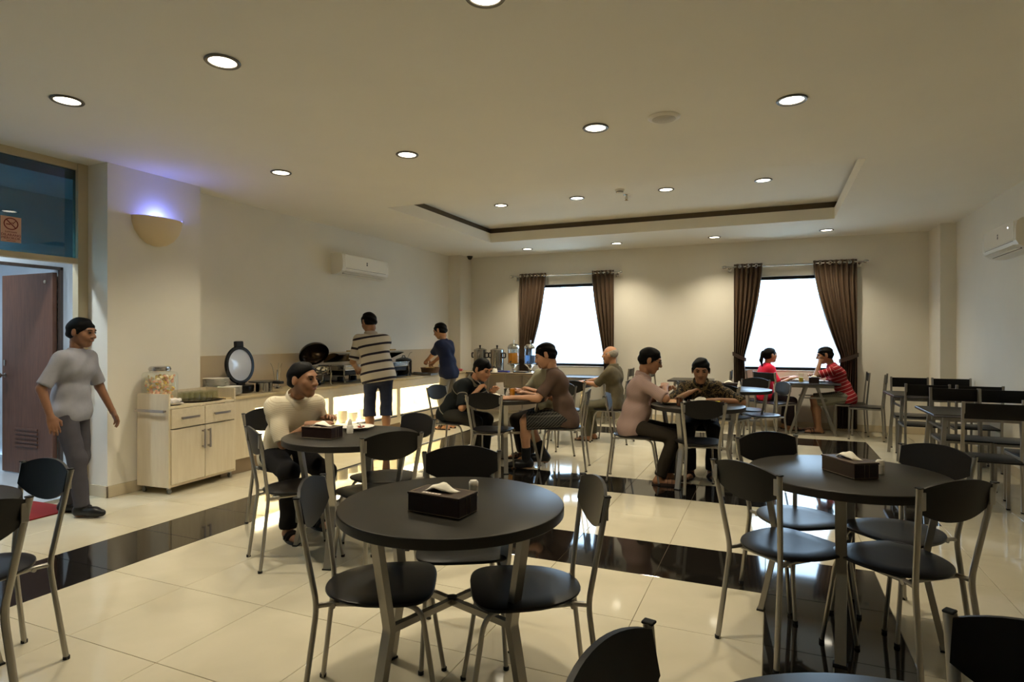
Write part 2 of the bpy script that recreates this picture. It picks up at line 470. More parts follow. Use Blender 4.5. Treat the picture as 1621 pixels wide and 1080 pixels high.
struct(MB().box(-9.0, -8.9, -2.5, 4.9, -.1, 2.85).build('wall_store', cool, smooth=False))
struct(MB().box(-8.9, XK, 4.25, 4.4, -.1, 2.85).build('wall_store_side', cool, smooth=False))
struct(MB().box(-8.9, XP, -2.65, -2.5, -.1, 2.85).build('wall_corridor_near', cool, smooth=False))
dfm = wood('dark_door_frame', (58, 46, 40), (80, 64, 54), 4, 'Z', .5)
df = link('trim_4', None, None, (XK + .002, 0, 0)); struct(df)
MB().box(-.02, .015, 3.715, 3.745, 0, 2.10, .003).build('jamb', dfm, df, smooth=False)
MB().box(-.02, .015, 2.825, 2.855, 0, 2.10, .003).build('jamb', dfm, df, smooth=False)
MB().box(-.02, .015, 2.825, 3.745, 2.075, 2.105, .003).build('lintel', dfm, df, smooth=False)
# the brown door swung open into the room behind
dm = wood('brown_veneer_door', (84, 52, 36), (112, 72, 50), 5, 'Z', .45, 14)
d1 = link('door_1', None, None, (XK - .025, 3.69, .01)); struct(d1)
MB().box(-.86, 0, -.02, .02, 0, 2.04, .003).build('leaf', dm, d1, smooth=False)
steel = mat('brushed_steel', (170, 165, 155), .3, 1.0)
kn = MB(); kn.lathe([(0, 0), (.022, 0), (.022, .008), (.010, .014), (.010, .035), (.026, .045), (.028, .06), (.018, .072), (0, .074)], 16)
kn.xf(Matrix.Translation((-.80, -.02, 1.0)) @ Matrix.Rotation(pi/2, 4, 'X')).build('door_knob', steel, d1)
lt = MB().box(-.825, -.795, -.028, -.02, 1.10, 1.16, .002); lt.build('lock_plate', steel, d1, smooth=False)
for k in range(5):
    MB().box(-.62, -.24, -.032, -.02, .28 + k*.042, .30 + k*.042, .002).build('louvre_slat', dm, d1, smooth=False)
hb = MB().ball((-.12, -.024, 1.95), .018, .008, .018); hb.build('door_stop', mat('cream_plastic', (215, 205, 180), .4), d1)
# no-smoking notice stuck on the tinted pane
sg = thing('notice', 'small pink no-smoking notice stuck on the tinted glass above the doorway', 'sign', (XP + .006, 2.853, 2.275), pi/2)
MB().box(-.072, .072, -.001, .0, -.103, .103).build('sheet', mat('pink_paper', (214, 170, 150), .7), sg, smooth=False)
red = mat('dark_red_ink', (120, 38, 34), .7)
rg = MB(); rg.sweep([(.048*cos(a), -.0016, .045 + .045*sin(a)) for a in np.linspace(0, 2*pi, 33)[:-1]], [(-.004, 0), (.004, 0), (.004, .0006), (-.004, .0006)], up=(0, 1, 0), closed=True); rg.build('ring', red, sg, smooth=False)
MB().sweep([(-.033, -.0018, .077), (.033, -.0018, .013)], [(-.004, 0), (.004, 0), (.004, .0006), (-.004, .0006)], up=(0, 1, 0)).build('slash', red, sg, smooth=False)
cg = MB().box(-.034, -.004, -.0016, -.001, .036, .044); cg.build('cigarette', red, sg, smooth=False)
smk = MB(); smk.tube([(.004 + .010*k + .006*sin(k*2.2), -.0014, .046 + .006*k + .010*cos(k*2.2)) for k in range(5)], .003, 5); smk.build('smoke_curl', red, sg)
RX = Matrix.Rotation(pi/2, 4, 'X')
for txt, z, s in (('KAWASAN', -.022, .017), ('DILARANG', -.046, .028), ('MEROKOK', -.071, .028), ('TERIMA KASIH', -.091, .010)):
    text_mesh(txt, s, red, sg, 'lettering', Matrix.Translation((0, -.0015, z)) @ RX)
# red mat on the threshold
mt = MB().box(-.45, .20, -.55, .35, 0, .012, .004).build('door_mat', mat('red_carpet', (128, 28, 26), .95, var=.12, scale=60, bump=.3, bscale=300), None, smooth=False, loc=(-5.40, 2.75, .0005), rz=radians(2))
tag(mt, 'red door mat lying in the glazed doorway', 'mat')
bk = MB().box(-.25, .25, -.2, .2, 0, .95, .02); bk.box(-.22, .22, -.17, .17, .95, 1.02, .02)
tag(bk.build('storage_trunk', mat('black_plastic', (22, 22, 24), .5), None, loc=(-8.2, 3.62, 0)), 'dark storage trunk in the room behind the brown door', 'trunk')
for (x, y) in ((-6.1, 2.6), (-6.1, .4), (-7.7, 2.9)):
    l = thing('corridor_light', 'round ceiling lamp of the corridor behind the glass, %s' % {2.6: 'seen through the tinted pane', .4: 'out of view', 2.9: 'in the room behind the brown door'}[y], 'ceiling light', (x, y, 2.80))
    MB().lathe([(.075, 0), (.10, -.002), (.10, -.010), (.078, -.012)], 28, caps=False).build('trim_ring', mat('grey_trim_ring', (120, 115, 105), .4, .6), l)
    MB().lathe([(0, -.006), (.078, -.006)], 28).build('lens', mat('cool_lamp_lens', (255, 255, 255), .4, emit=(225, 240, 255), estr=9.0), l)
    ld = bpy.data.lights.new('corridor_lamp', 'SPOT'); ld.energy = 110; ld.color = (.78, .91, 1.0); ld.spot_size = radians(150); ld.spot_blend = .8; ld.shadow_soft_size = .07
    lo = bpy.data.objects.new('lamp', ld); C.objects.link(lo); lo.parent = l; lo.location = (0, 0, -.03)

# ================================================================== ceiling fittings
ring_m = mat('grey_trim_ring', (120, 115, 105), .4, .6)
lens_m = mat('warm_lamp_lens', (255, 255, 255), .4, emit=(255, 244, 218), estr=8.0)
ring_me = MB().lathe([(.070, .0), (.092, -.001), (.095, -.006), (.090, -.012), (.074, -.010), (.070, 0)], 32, caps=False).mesh('trim_ring', ring_m)
lens_me = MB().lathe([(0, -.005), (.072, -.005)], 32).mesh('lens', lens_m)
def downlight(x, y, z, label, group, w=LAMP_W, size=118):
    l = thing('downlight', label, 'ceiling light', (x, y, z), 0, group)
    link('trim_ring', ring_me, l); link('lens', lens_me, l)
    ld = bpy.data.lights.new('downlight_lamp', 'SPOT'); ld.energy = w; ld.color = LAMP
    ld.spot_size = radians(size); ld.spot_blend = .8; ld.shadow_soft_size = .07
    lo = bpy.data.objects.new('lamp', ld); C.objects.link(lo); lo.parent = l; lo.location = (0, 0, -.02)
col_n = {-4.18: 'leftmost', -2.80: 'second from the left', -1.18: 'third from the left', .12: 'rightmost'}
for y, rowname in ((2.43, 'nearest row'), (4.275, 'second row, before the recessed tray')):
    for x in (-4.18, -2.80, -1.18) + ((.12,) if y > 3 else ()):
        downlight(x, y, ZC, 'round recessed downlight, %s of the %s' % (col_n[x], rowname), 'recessed downlights')
for x, nmx in ((-3.87, 'above the left curtain of the left window'), (-2.31, 'just right of the left window'), (-.80, 'just left of the right window'), (.72, 'above the right window')):
    downlight(x, 9.635, ZC, 'round recessed downlight by the back wall, %s' % nmx, 'recessed downlights')
for x, nmx in ((-3.30, 'leftmost'), (-2.25, 'second from the left'), (-1.15, 'third from the left'), (-.085, 'rightmost')):
    downlight(x, 7.28, ZT, 'round downlight inside the recessed ceiling tray, %s' % nmx, 'tray downlights')
wp = mat('white_plastic', (232, 226, 212), .45)
sp = thing('ceiling_speaker', 'round white ceiling speaker between two downlights', 'speaker', (-.689, 4.27, ZC))
MB().lathe([(.0, -.014), (.085, -.014), (.100, -.010), (.112, -.002), (.112, 0)], 36).build('bezel', wp, sp)
MB().lathe([(.0, -.0165), (.078, -.0160), (.082, -.013)], 36).build('grille', mat('speaker_grille', (205, 198, 182), .7, bump=.4, bscale=500), sp)
sm = thing('smoke_detector', 'white smoke detector inside the recessed ceiling tray', 'detector', (-1.66, 7.08, ZT))
MB().lathe([(0, -.045), (.028, -.044), (.040, -.030), (.042, -.020), (.055, -.018), (.058, 0)], 28).build('body', wp, sm)
MB().lathe([(.041, -.034), (.043, -.034), (.043, -.024), (.041, -.024)], 28, caps=False).build('vent_ring', mat('grey_plastic', (130, 128, 122), .5), sm)
sk = thing('fire_sprinkler', 'small brass fire sprinkler beside the smoke detector', 'sprinkler', (-1.64, 7.36, ZT))
brass = mat('brass', (170, 140, 80), .35, 1.0)
MB().lathe([(.04, 0), (.04, -.004), (.014, -.010), (.012, -.03), (0, -.03)], 20).build('escutcheon', mat('chrome', (205, 203, 198), .12, 1.0), sk)
fr = MB(); fr.tube([(-.014, 0, -.028), (-.016, 0, -.05), (0, 0, -.068)], .003, 6); fr.tube([(.014, 0, -.028), (.016, 0, -.05), (0, 0, -.068)], .003, 6); fr.tube([(0, 0, -.03), (0, 0, -.068)], .0035, 6); fr.build('frame', brass, sk)
MB().lathe([(0, -.068), (.022, -.069), (.024, -.072), (0, -.074)], 16).build('deflector', brass, sk)
cc = thing('dome_camera', 'small black dome camera in the corner of the ceiling', 'camera', (-5.225, 10.10, ZC))
MB().lathe([(.055, 0), (.055, -.018), (.046, -.022)], 24, caps=False).build('base', mat('black_plastic', (22, 22, 24), .5), cc)
MB().lathe([(.046, -.022), (.042, -.042), (.028, -.060), (0, -.068)], 24, caps=False).build('dome', mat('black_dome', (8, 8, 10), .08), cc)

# ---- split air conditioners
def aircon(name, label, loc, rz, L, lamp):
    a = thing(name, label, 'air conditioner', loc, rz)      # local: length along X, front towards -Y, wall at y=0
    prof = [(0, 0), (0, .29), (-.10, .292), (-.165, .285), (-.195, .26), (-.205, .20), (-.205, .085), (-.185, .045), (-.12, .008), (-.06, 0)]
    mb = MB()
    n = len(prof); v = [(-L/2, y, z) for y, z in prof] + [(L/2, y, z) for y, z in prof]
    mb.add(v, [tuple(range(n)), tuple(range(2*n-1, n-1, -1))] + [(i, (i+1) % n, n+(i+1) % n, n+i) for i in range(n)])
    mb.build('casing', mat('white_aircon_plastic', (236, 232, 222), .3), a, smooth=False)
    MB().box(-L/2+.05, L/2-.05, -.209, -.204, .10, .272, .004).build('front_panel', mat('white_aircon_panel', (240, 237, 228), .25), a, smooth=False)
    MB().add([(-L/2+.07, -.2065, .085), (L/2-.07, -.2065, .085), (L/2-.07, -.135, .012), (-L/2+.07, -.135, .012)], [(0, 1, 2, 3)]).build('outlet_slot', mat('dark_outlet', (40, 40, 42), .7), a, smooth=False)
    for k in range(2):
        s_ = .35 + .4*k; y = -.2065 + .0715*s_; z = .085 - .073*s_
        MB().box(-L/2+.075, L/2-.075, y-.028, y+.006, z-.018, z-.012, .002).build('louvre', mat('white_aircon_plastic', (236, 232, 222), .3), a, smooth=False)
    bd = MB(); bd.box(-.012, .012, -.2105, -.2085, .158, .182, .0005); bd.box(-.012, .012, -.2105, -.2085, .188, .206, .0005)
    bd.build('badge', mat('dark_badge', (50, 50, 55), .4), a, smooth=False)
    if lamp:
        MB().lathe([(0, 0), (.006, 0), (.006, .004), (0, .005)], 12).xf(Matrix.Translation((lamp, -.2085, .225)) @ Matrix.Rotation(pi/2, 4, 'X')).build('indicator_lamp', mat('white_indicator', (255, 255, 255), .4, emit=(255, 255, 255), estr=6), a)
    pp = MB().tube([(L/2-.03, -.03, .03), (L/2+.02, -.03, .02), (L/2+.03, -.02, .01)], .015); pp.build('pipe', mat('white_plastic', (232, 226, 212), .45), a)
aircon('air_conditioner', 'white split air conditioner high on the left wall above the buffet', (XL, 7.13, 2.275), pi/2, 1.06, 0)
aircon('air_conditioner', 'white split air conditioner on the right wall at the picture edge', (XR, 7.36, 2.215), -pi/2, .95, .28)

# ---- wall sconce on the column: half bowl, blue lamp inside
sc = thing('wall_sconce', 'frosted half-bowl wall sconce glowing blue on the left column', 'wall lamp', (XC, 3.885, 2.52))
prof = [(.245, .0), (.240, -.06), (.215, -.13), (.165, -.195), (.10, -.24), (.03, -.258), (0, -.26)]
mb = MB(); mb.lathe(prof, 28, a0=-pi/2, a1=pi/2, caps=False); mb.lathe([(r*.965, z*.96) for r, z in prof], 28, a0=-pi/2, a1=pi/2, caps=False)
mb.v = [(x*.62, y, z) for x, y, z in mb.v]
mb.build('bowl', mat('frosted_cream_glass', (226, 205, 165), .5), sc)
MB().box(0, .02, -.10, .10, -.16, -.02, .004).build('back_plate', wp, sc)
MB().lathe([(0, 0), (.012, .0), (.016, .02), (.012, .04), (0, .045)], 12, c=(.05, .235, -.02)).build('clip', wp, sc)
MB().ball((.07, 0, -.06), .03).build('bulb', mat('blue_bulb', (120, 140, 255), .4, emit=(80, 90, 255), estr=10), sc)
ld = bpy.data.lights.new('sconce_lamp', 'POINT'); ld.energy = 3.6; ld.color = (.16, .22, 1.0); ld.shadow_soft_size = .03
lo = bpy.data.objects.new('lamp', ld); C.objects.link(lo); lo.parent = sc; lo.location = (.065, 0, -.01)
# ================================================================== furniture
metal = mat('satin_grey_tube', (160, 156, 148), .34, .85, var=.03, scale=8)
seat_m = mat('black_moulded_seat', (20, 18, 17), .34, spec=.35, var=.05, scale=30, bump=.05, bscale=600)
back_m = mat('black_moulded_back', (20, 18, 16), .44, spec=.28, var=.05, scale=30, bump=.05, bscale=600)
rubber = mat('black_rubber', (18, 18, 18), .7)
top_m = mat('dark_wenge_top', (37, 34, 28), .36, spec=.32, var=.10, scale=9, bump=.03, bscale=500)
rim_m = mat('dark_wenge_edge', (34, 30, 25), .45, var=.08, scale=14)

def oval(a, b, n=10): return [(a*cos(2*pi*i/n), b*sin(2*pi*i/n)) for i in range(n)]
# ---- chair with D-shaped seat and arched back, local front = +Y
def seat_outline(n=40):
    pts = []
    for i in range(n):
        a = 2*pi*i/n; c_, s_ = cos(a), sin(a)
        e = 3.6 if s_ > 0 else 2.1
        x = .206*abs(c_)**(2/e)*(1 if c_ > 0 else -1); y = (.200 if s_ > 0 else .222)*abs(s_)**(2/e)*(1 if s_ > 0 else -1)
        x *= 1 + .07*(y/.2)
        pts.append((x, y))
    return pts
def make_round_chair():
    t = thing('dining_chair', 'proto', 'chair')
    o = seat_outline(); mb = MB(); n = len(o)
    prof = [(.93, .437), (.985, .440), (1.0, .446), (.992, .452), (.95, .455), (.6, .4535), (.0, .451)]
    v = []; f = []
    for k, (s_, z) in enumerate(prof[:-1]):
        v += [(x*s_, y*s_ - .0, z) for x, y in o]
    for k in range(len(prof) - 2):
        f += [(k*n+i, k*n+(i+1) % n, (k+1)*n+(i+1) % n, (k+1)*n+i) for i in range(n)]
    v.append((0, 0, .4505)); ci = len(v) - 1
    f += [((len(prof)-2)*n+i, (len(prof)-2)*n+(i+1) % n, ci) for i in range(n)]
    f.append(tuple(range(n-1, -1, -1)))
    mb.add(v, f).build('seat', seat_m, t)
    # arched curved back panel
    U = 15; front = []; grid = {}
    def pt(u, w, th):
        x = .178*u; mid = 1 - abs(u)**2.2
        zt = .822 + .034*mid; zb = .735 - .052*mid
        z = zb + (zt - zb)*w
        y = -.252 - .020*(1-u*u) - (z - .70)*.20 + th
        return (x, y, z)
    R_ = 6; v = []; f = []
    for th in (-.006, .006):
        for j in range(R_+1):
            for i in range(U): v.append(pt(-1 + 2*i/(U-1), j/R_, th))
    L = U*(R_+1)
    for j in range(R_):
        for i in range(U-1):
            a = j*U+i; f.append((a, a+1, a+U+1, a+U)); f.append((L+a, L+a+U, L+a+U+1, L+a+1))
    for i in range(U-1):
        f.append((i, L+i, L+i+1, i+1)); a = R_*U+i; f.append((a, a+1, L+a+1, L+a))
    for j in range(R_):
        a = j*U; f.append((a, a+U, L+a+U, L+a)); a = j*U+U-1; f.append((a, L+a, L+a+U, a+U))
    MB().add(v, f).build('backrest', back_m, t)
    for s in (-1, 1):
        p = bez([((s*.165, -.275, 0), 0), ((s*.140, -.222, .425), .05), ((s*.187, -.282, .828), 0)], 6)
        lg = MB().sweep(p, oval(.0105, .0135), up=(s*1, 0, 0)).build('rear_leg', metal, t)
        MB().box(s*.187-.011, s*.187+.011, -.294, -.268, .827, .833, .003).build('end_cap', rubber, lg, smooth=False)
        MB().lathe([(.0125, 0), (.0135, .001), (.0135, .014), (.012, .015)], 10, c=(s*.165, -.275, .0002)).build('foot_cap', rubber, lg)
        p = bez([((s*.140, -.222, .426), 0), ((s*.128, -.17, .4275), .02), ((s*.156, .155, .428), .075), ((s*.178, .222, 0), 0)], 8)
        fg = MB().tube(p, .0098, 10).build('front_leg', metal, t)
        MB().lathe([(.011, 0), (.012, .001), (.012, .014), (.011, .015)], 10, c=(s*.178, .222, .0002)).build('foot_cap', rubber, fg)
        MB().box(s*.172-.014, s*.172+.014, -.2695, -.2615, .742, .812, .003).xf(Matrix.Translation((0, -.0165, 0))).build('bracket', metal, t, smooth=False)
    MB().tube([(-.142, -.165, .421), (.142, -.165, .421)], .009, 8).build('crossbar', metal, t)
    MB().tube([(-.155, .10, .426), (.155, .10, .426)], .008, 8).build('crossbar', metal, t)
    return t
# ---- square chair with a flat bar back
def make_square_chair():
    t = thing('dining_chair', 'proto', 'chair')
    MB().box(-.20, .20, -.20, .20, .436, .452, .006).build('seat', seat_m, t)
    MB().box(-.19, .19, -.235, -.222, .775, .895, .003).build('backrest', back_m, t)
    for s in (-1, 1):
        p = bez([((s*.195, -.215, 0), 0), ((s*.195, -.19, .44), .05), ((s*.195, -.232, .905), 0)], 5)
        lg = MB().sweep(p, [(-.011, -.011), (.011, -.011), (.011, .011), (-.011, .011)], up=(1, 0, 0)).build('rear_leg', metal, t, smooth=False)
        MB().box(s*.195-.012, s*.195+.012, -.227, -.203, .0002, .012).build('foot_cap', rubber, lg, smooth=False)
        fg = MB().sweep([(s*.19, .19, .44), (s*.19, .20, 0)], [(-.011, -.011), (.011, -.011), (.011, .011), (-.011, .011)], up=(1, 0, 0)).build('front_leg', metal, t, smooth=False)
        MB().box(s*.19-.012, s*.19+.012, .188, .212, .0002, .012).build('foot_cap', rubber, fg, smooth=False)
        MB().box(s*.192-.009, s*.192+.009, -.19, .19, .416, .436, .002).build('side_rail', metal, t, smooth=False)
    MB().box(-.185, .185, .178, .196, .416, .436, .002).build('front_rail', metal, t, smooth=False)
    return t
rc = make_round_chair(); sqc = make_square_chair()
used = {}
def put(proto, x, y, ang, label, group):
    o = proto if id(proto) not in used else copy_tree(proto)
    used[id(proto)] = 1
    o.location = (x, y, 0); o.rotation_euler = (0, 0, radians(ang) - pi/2)
    o['label'] = label; o['group'] = group
    return o
def by_back(proto, mx, my, ang, label, group):
    """place a chair by the middle of its two back posts"""
    k = .278 if proto is rc else .23
    return put(proto, mx + k*cos(radians(ang)), my + k*sin(radians(ang)), ang, label, group)
GR = 'chairs at the round tables'; GS = 'chairs at the straight tables'
by_back(rc, -1.63, 1.825, 27, 'black chair at the left side of the nearest round table, back towards the camera', GR)
by_back(rc, -.636, 2.275, 210, 'black chair at the right side of the nearest round table, facing left', GR)
by_back(rc, -1.425, 2.669, 299, 'black chair at the far side of the nearest round table, back panel above the tabletop', GR)
by_back(rc, -2.932, 2.773, 58, 'empty black chair in front of the man in the cream shirt', GR)
by_back(rc, -3.60, 3.53, -12, 'black chair the man in the cream shirt sits on', GR)
by_back(rc, -2.037, 2.954, 148, 'black chair on the near right of the table with the man in the cream shirt', GR)
by_back(rc, -2.337, 3.704, 250, 'black chair on the far right of the table with the man in the cream shirt', GR)
by_back(rc, -.108, 2.846, 49, 'black chair on the near left of the right-hand round table', GR)
by_back(rc, -.025, 3.766, -56, 'black chair on the far left of the right-hand round table', GR)
by_back(rc, .66, 2.822, 128, 'black chair on the near right of the right-hand round table', GR)
by_back(rc, .766, 3.664, -137, 'black chair on the far right of the right-hand round table', GR)
by_back(rc, -2.634, 5.394, 98, 'empty black chair, back to the camera, between the men in black and brown', GR)
by_back(rc, -3.58, 6.08, -4, 'black chair the man in the black polo shirt sits on', GR)
by_back(rc, -1.80, 6.22, 190, 'black chair the man in the brown shirt sits on', GR)
by_back(rc, -2.28, 6.90, 240, 'black chair of the man in the grey-green shirt, hidden behind the middle table', GR)
by_back(rc, -1.50, 5.90, 8, 'black chair the man in glasses sits on', GR)
by_back(rc, -.545, 5.503, 106, 'empty black chair, back to the camera, in front of the man in batik', GR)
by_back(rc, -.74, 6.93, -84, 'black chair the man in batik sits on, behind the table', GR)
by_back(rc, -2.985, 1.645, 268, 'black chair at the left picture edge, seat turned to the cut-off round table', GR)
by_back(rc, -2.435, 1.108, 184, 'nearest black chair at the left picture edge, cut off by the frame', GR)
by_back(rc, -.262, 1.033, -12, 'black chair cut off by the bottom edge, right of the picture centre', GR)
by_back(rc, .50, 1.415, 239, 'black chair cut off by the bottom right corner', GR)
by_back(rc, .135, 8.18, 205, 'black chair on the right of the round table in front of the window couple', GR)
by_back(rc, -.20, 8.86, -110, 'black chair on the far side of the round table in front of the window couple', GR)
by_back(rc, -1.10, 7.98, 10, 'black chair on the left of the round table in front of the window couple', GR)
by_back(rc, -.52, 7.42, 75, 'black chair tucked under the near side of the table before the window couple', GR)
by_back(rc, -1.72, 7.95, 176, 'black chair the elderly man sits on', GR)
by_back(rc, -2.36, 7.36, 118, 'black chair tucked under the round table of the elderly man', GR)
by_back(sqc, -.10, 9.50, 48, 'black bar-backed chair turned to the window table, before the woman in red', GS)
by_back(sqc, -.36, 10.02, 2, 'black bar-backed chair the woman in red sits on', GS)
by_back(sqc, 1.28, 10.00, 178, 'black bar-backed chair the man in the red striped shirt sits on', GS)
by_back(sqc, 1.44, 9.57, 168, 'empty black bar-backed chair seen side-on, right of the man in the red striped shirt', GS)
by_back(sqc, 1.60, 8.98, -92, 'left bar-backed chair behind the far table along the right wall', GS)
by_back(sqc, 2.03, 8.94, -90, 'bar-backed chair next to the wall, behind the far side table', GS)
by_back(sqc, 1.53, 7.66, 90, 'left bar-backed chair in front of the far table along the right wall', GS)
by_back(sqc, 1.98, 7.64, 90, 'bar-backed chair next to the wall, in front of the far side table', GS)
by_back(sqc, 1.66, 7.20, -91, 'left bar-backed chair behind the near table along the right wall', GS)
by_back(sqc, 2.05, 7.16, -90, 'bar-backed chair next to the wall, behind the near side table', GS)
by_back(sqc, 1.56, 5.66, 88, 'nearest black bar-backed chair along the right wall, pulled out from its table', GS)
by_back(sqc, 2.03, 5.98, 90, 'black bar-backed chair tucked in at the right picture edge', GS)
by_back(sqc, -1.76, 9.74, 0, 'black bar-backed chair left of the small table by the back wall', GS)
by_back(sqc, -.56, 9.72, 180, 'black bar-backed chair right of the small table by the back wall', GS)
by_back(sqc, -2.10, 9.78, 180, 'black bar-backed chair by the left window, behind the elderly man', GS)
by_back(sqc, -3.62, 9.80, 0, 'black bar-backed chair at the table under the left window, behind the man in brown', GS)

# ---- round tables
def make_round_table():
    t = thing('round_table', 'proto', 'table'); R_ = .44
    MB().lathe([(0, .752), (R_-.006, .752), (R_-.002, .7505), (R_, .747)], 72, caps=False).build('tabletop', top_m, t)
    MB().lathe([(R_, .747), (R_, .716), (R_-.003, .713), (0, .713)], 72, caps=False).build('edge_band', rim_m, t)
    sec = [(-.013, -.022), (.013, -.022), (.013, .022), (-.013, .022)]
    for k in range(4):
        a = pi/4 + k*pi/2; c_, s_ = cos(a), sin(a)
        p = bez([((.368*c_, .368*s_, .712), 0), ((.308*c_, .308*s_, .365), .012), ((.385*c_, .385*s_, .004), 0)], 3)
        lg = MB().sweep(p, sec, up=(-s_, c_, 0)).build('leg', metal, t, smooth=False)
        MB().box(-.028, .028, -.017, .017, 0.0002, .008).xf(Matrix.Translation((.385*c_, .385*s_, 0)) @ Matrix.Rotation(a + pi/2, 4, 'Z')).build('foot_cap', rubber, lg, smooth=False)
        MB().box(-.045, .045, -.03, .03, .704, .713).xf(Matrix.Translation((.368*c_, .368*s_, 0)) @ Matrix.Rotation(a + pi/2, 4, 'Z')).build('mounting_plate', metal, lg, smooth=False)
    for k in range(2):
        a = pi/4 + k*pi/2; c_, s_ = cos(a), sin(a)
        MB().sweep([(-.30*c_, -.30*s_, .362), (.30*c_, .30*s_, .362)], [(-.012, -.012), (.012, -.012), (.012, .012), (-.012, .012)], up=(0, 0, 1)).build('cross_bar', metal, t, smooth=False)
    MB().lathe([(0, .372), (.012, .372), (.02, .376), (.02, .381), (.0, .384)], 12).build('bolt', mat('dark_bolt', (40, 38, 35), .4, .6), t)
    return t
rt = make_round_table()
def table(x, y, ang, label):
    o = rt if id(rt) not in used else copy_tree(rt); used[id(rt)] = 1
    o.location = (x, y, 0); o.rotation_euler = (0, 0, radians(ang)); o['label'] = label; o['group'] = 'round dining tables'
TZ = .752
table(-1.157, 2.085, 28, 'nearest round dark table with a brown tissue box, in the picture centre')
table(-2.575, 3.262, 62, 'round dark table the man in the cream shirt leans on')
table(.330, 3.296, 36, 'round dark table at right with four empty chairs and a tissue box')
table(-2.68, 5.995, 72, 'round dark table with orange juice between the men in black and brown')
table(-.66, 6.058, 24, 'round dark table with food trays of the man in glasses and the man in batik')
table(-.43, 8.13, 40, 'round dark table with a tissue box in front of the window couple')
table(-2.755, 8.16, 30, 'round dark table the elderly man rests his hand on')
table(.245, .90, 10, 'round dark table cut off by the bottom edge of the picture')
table(-3.08, 1.11, 40, 'round dark table cut off by the left edge of the picture')

# ---- straight tables
def rect_table(name, x0, x1, y0, y1, label, legs='post', panel=False):
    t = thing(name, label, 'table', ((x0+x1)/2, (y0+y1)/2, 0), 0, 'straight tables')
    hx, hy_ = (x1-x0)/2, (y1-y0)/2
    MB().box(-hx, hx, -hy_, hy_, .722, .748, .003).build('tabletop', top_m, t, smooth=False)
    MB().box(-hx-.003, hx+.003, -hy_-.003, hy_+.003, .727, .743, .001).build('metal_edge', mat('bright_metal_edge', (150, 150, 165), .25, 1.0), t, smooth=False)
    sec = [(-.016, -.016), (.016, -.016), (.016, .016), (-.016, .016)]
    if legs == 'post':
        for sx in (-1, 1):
            for sy in (-1, 1):
                MB().sweep([(sx*(hx-.10), sy*(hy_-.09), .722), (sx*(hx-.05), sy*(hy_-.04), 0)], sec, up=(0, 1, 0)).build('leg', metal, t, smooth=False)
            MB().box(sx*(hx-.10)-.01, sx*(hx-.10)+.01, -hy_+.1, hy_-.1, .60, .62).build('stretcher', metal, t, smooth=False)
    else:
        for sy in (-1, 1):
            for sx in (-1, 1):
                MB().sweep([(sx*.06, sy*(hy_-.08), .722), (sx*(hx-.06), sy*(hy_-.04), 0)], sec, up=(0, 1, 0)).build('leg', metal, t, smooth=False)
            MB().box(-.16, .16, sy*(hy_-.075)-.01, sy*(hy_-.075)+.01, .52, .54).build('stretcher', metal, t, smooth=False)
    MB().box(-hx+.06, hx-.06, -.012, .012, .66, .722).build('apron', metal, t, smooth=False)
    return t
rect_table('side_table', 1.27, 2.16, 7.96, 8.66, 'straight dark table along the right wall, far one')
rect_table('side_table', 1.27, 2.16, 6.14, 6.86, 'straight dark table along the right wall, near one')
rect_table('window_table', .18, .90, 9.62, 10.22, 'trestle table at the right window between the couple in red', 'trestle')
rect_table('window_table', -3.30, -2.42, 9.55, 10.20, 'straight table under the left window')
rect_table('wall_table', -1.48, -.84, 9.50, 10.14, 'small straight table against the back wall behind the man in batik')
# ================================================================== buffet along the left wall
maple = wood('pale_maple_laminate', (212, 198, 170), (222, 210, 184), 3, 'Z', .4, 10)
maple2 = wood('pale_maple_fascia', (212, 197, 166), (222, 208, 180), 3, 'Y', .4, 10)
kick_m = mat('taupe_kick_tile', (150, 130, 104), .35, var=.05, scale=6)
niche_m = mat('white_niche_laminate', (245, 240, 225), .5)
worktop_m = mat('cream_stone_worktop', (204, 186, 148), .25, var=.04, scale=25)
chrome = mat('chrome', (205, 203, 198), .12, 1.0)
blk = mat('black_gloss_metal', (16, 16, 17), .25, .3)
blkp = mat('black_plastic', (22, 22, 24), .5)
white_c = mat('white_porcelain', (240, 236, 226), .2)
segs = [(4.37, 5.94), (5.94, 7.41), (7.41, 8.69), (8.69, 9.86)]
own = ['behind the rolling cart', 'behind the man in the striped polo shirt', 'left of the man in the navy shirt', 'in the far corner']
XFc, XBk = -5.0, -5.545
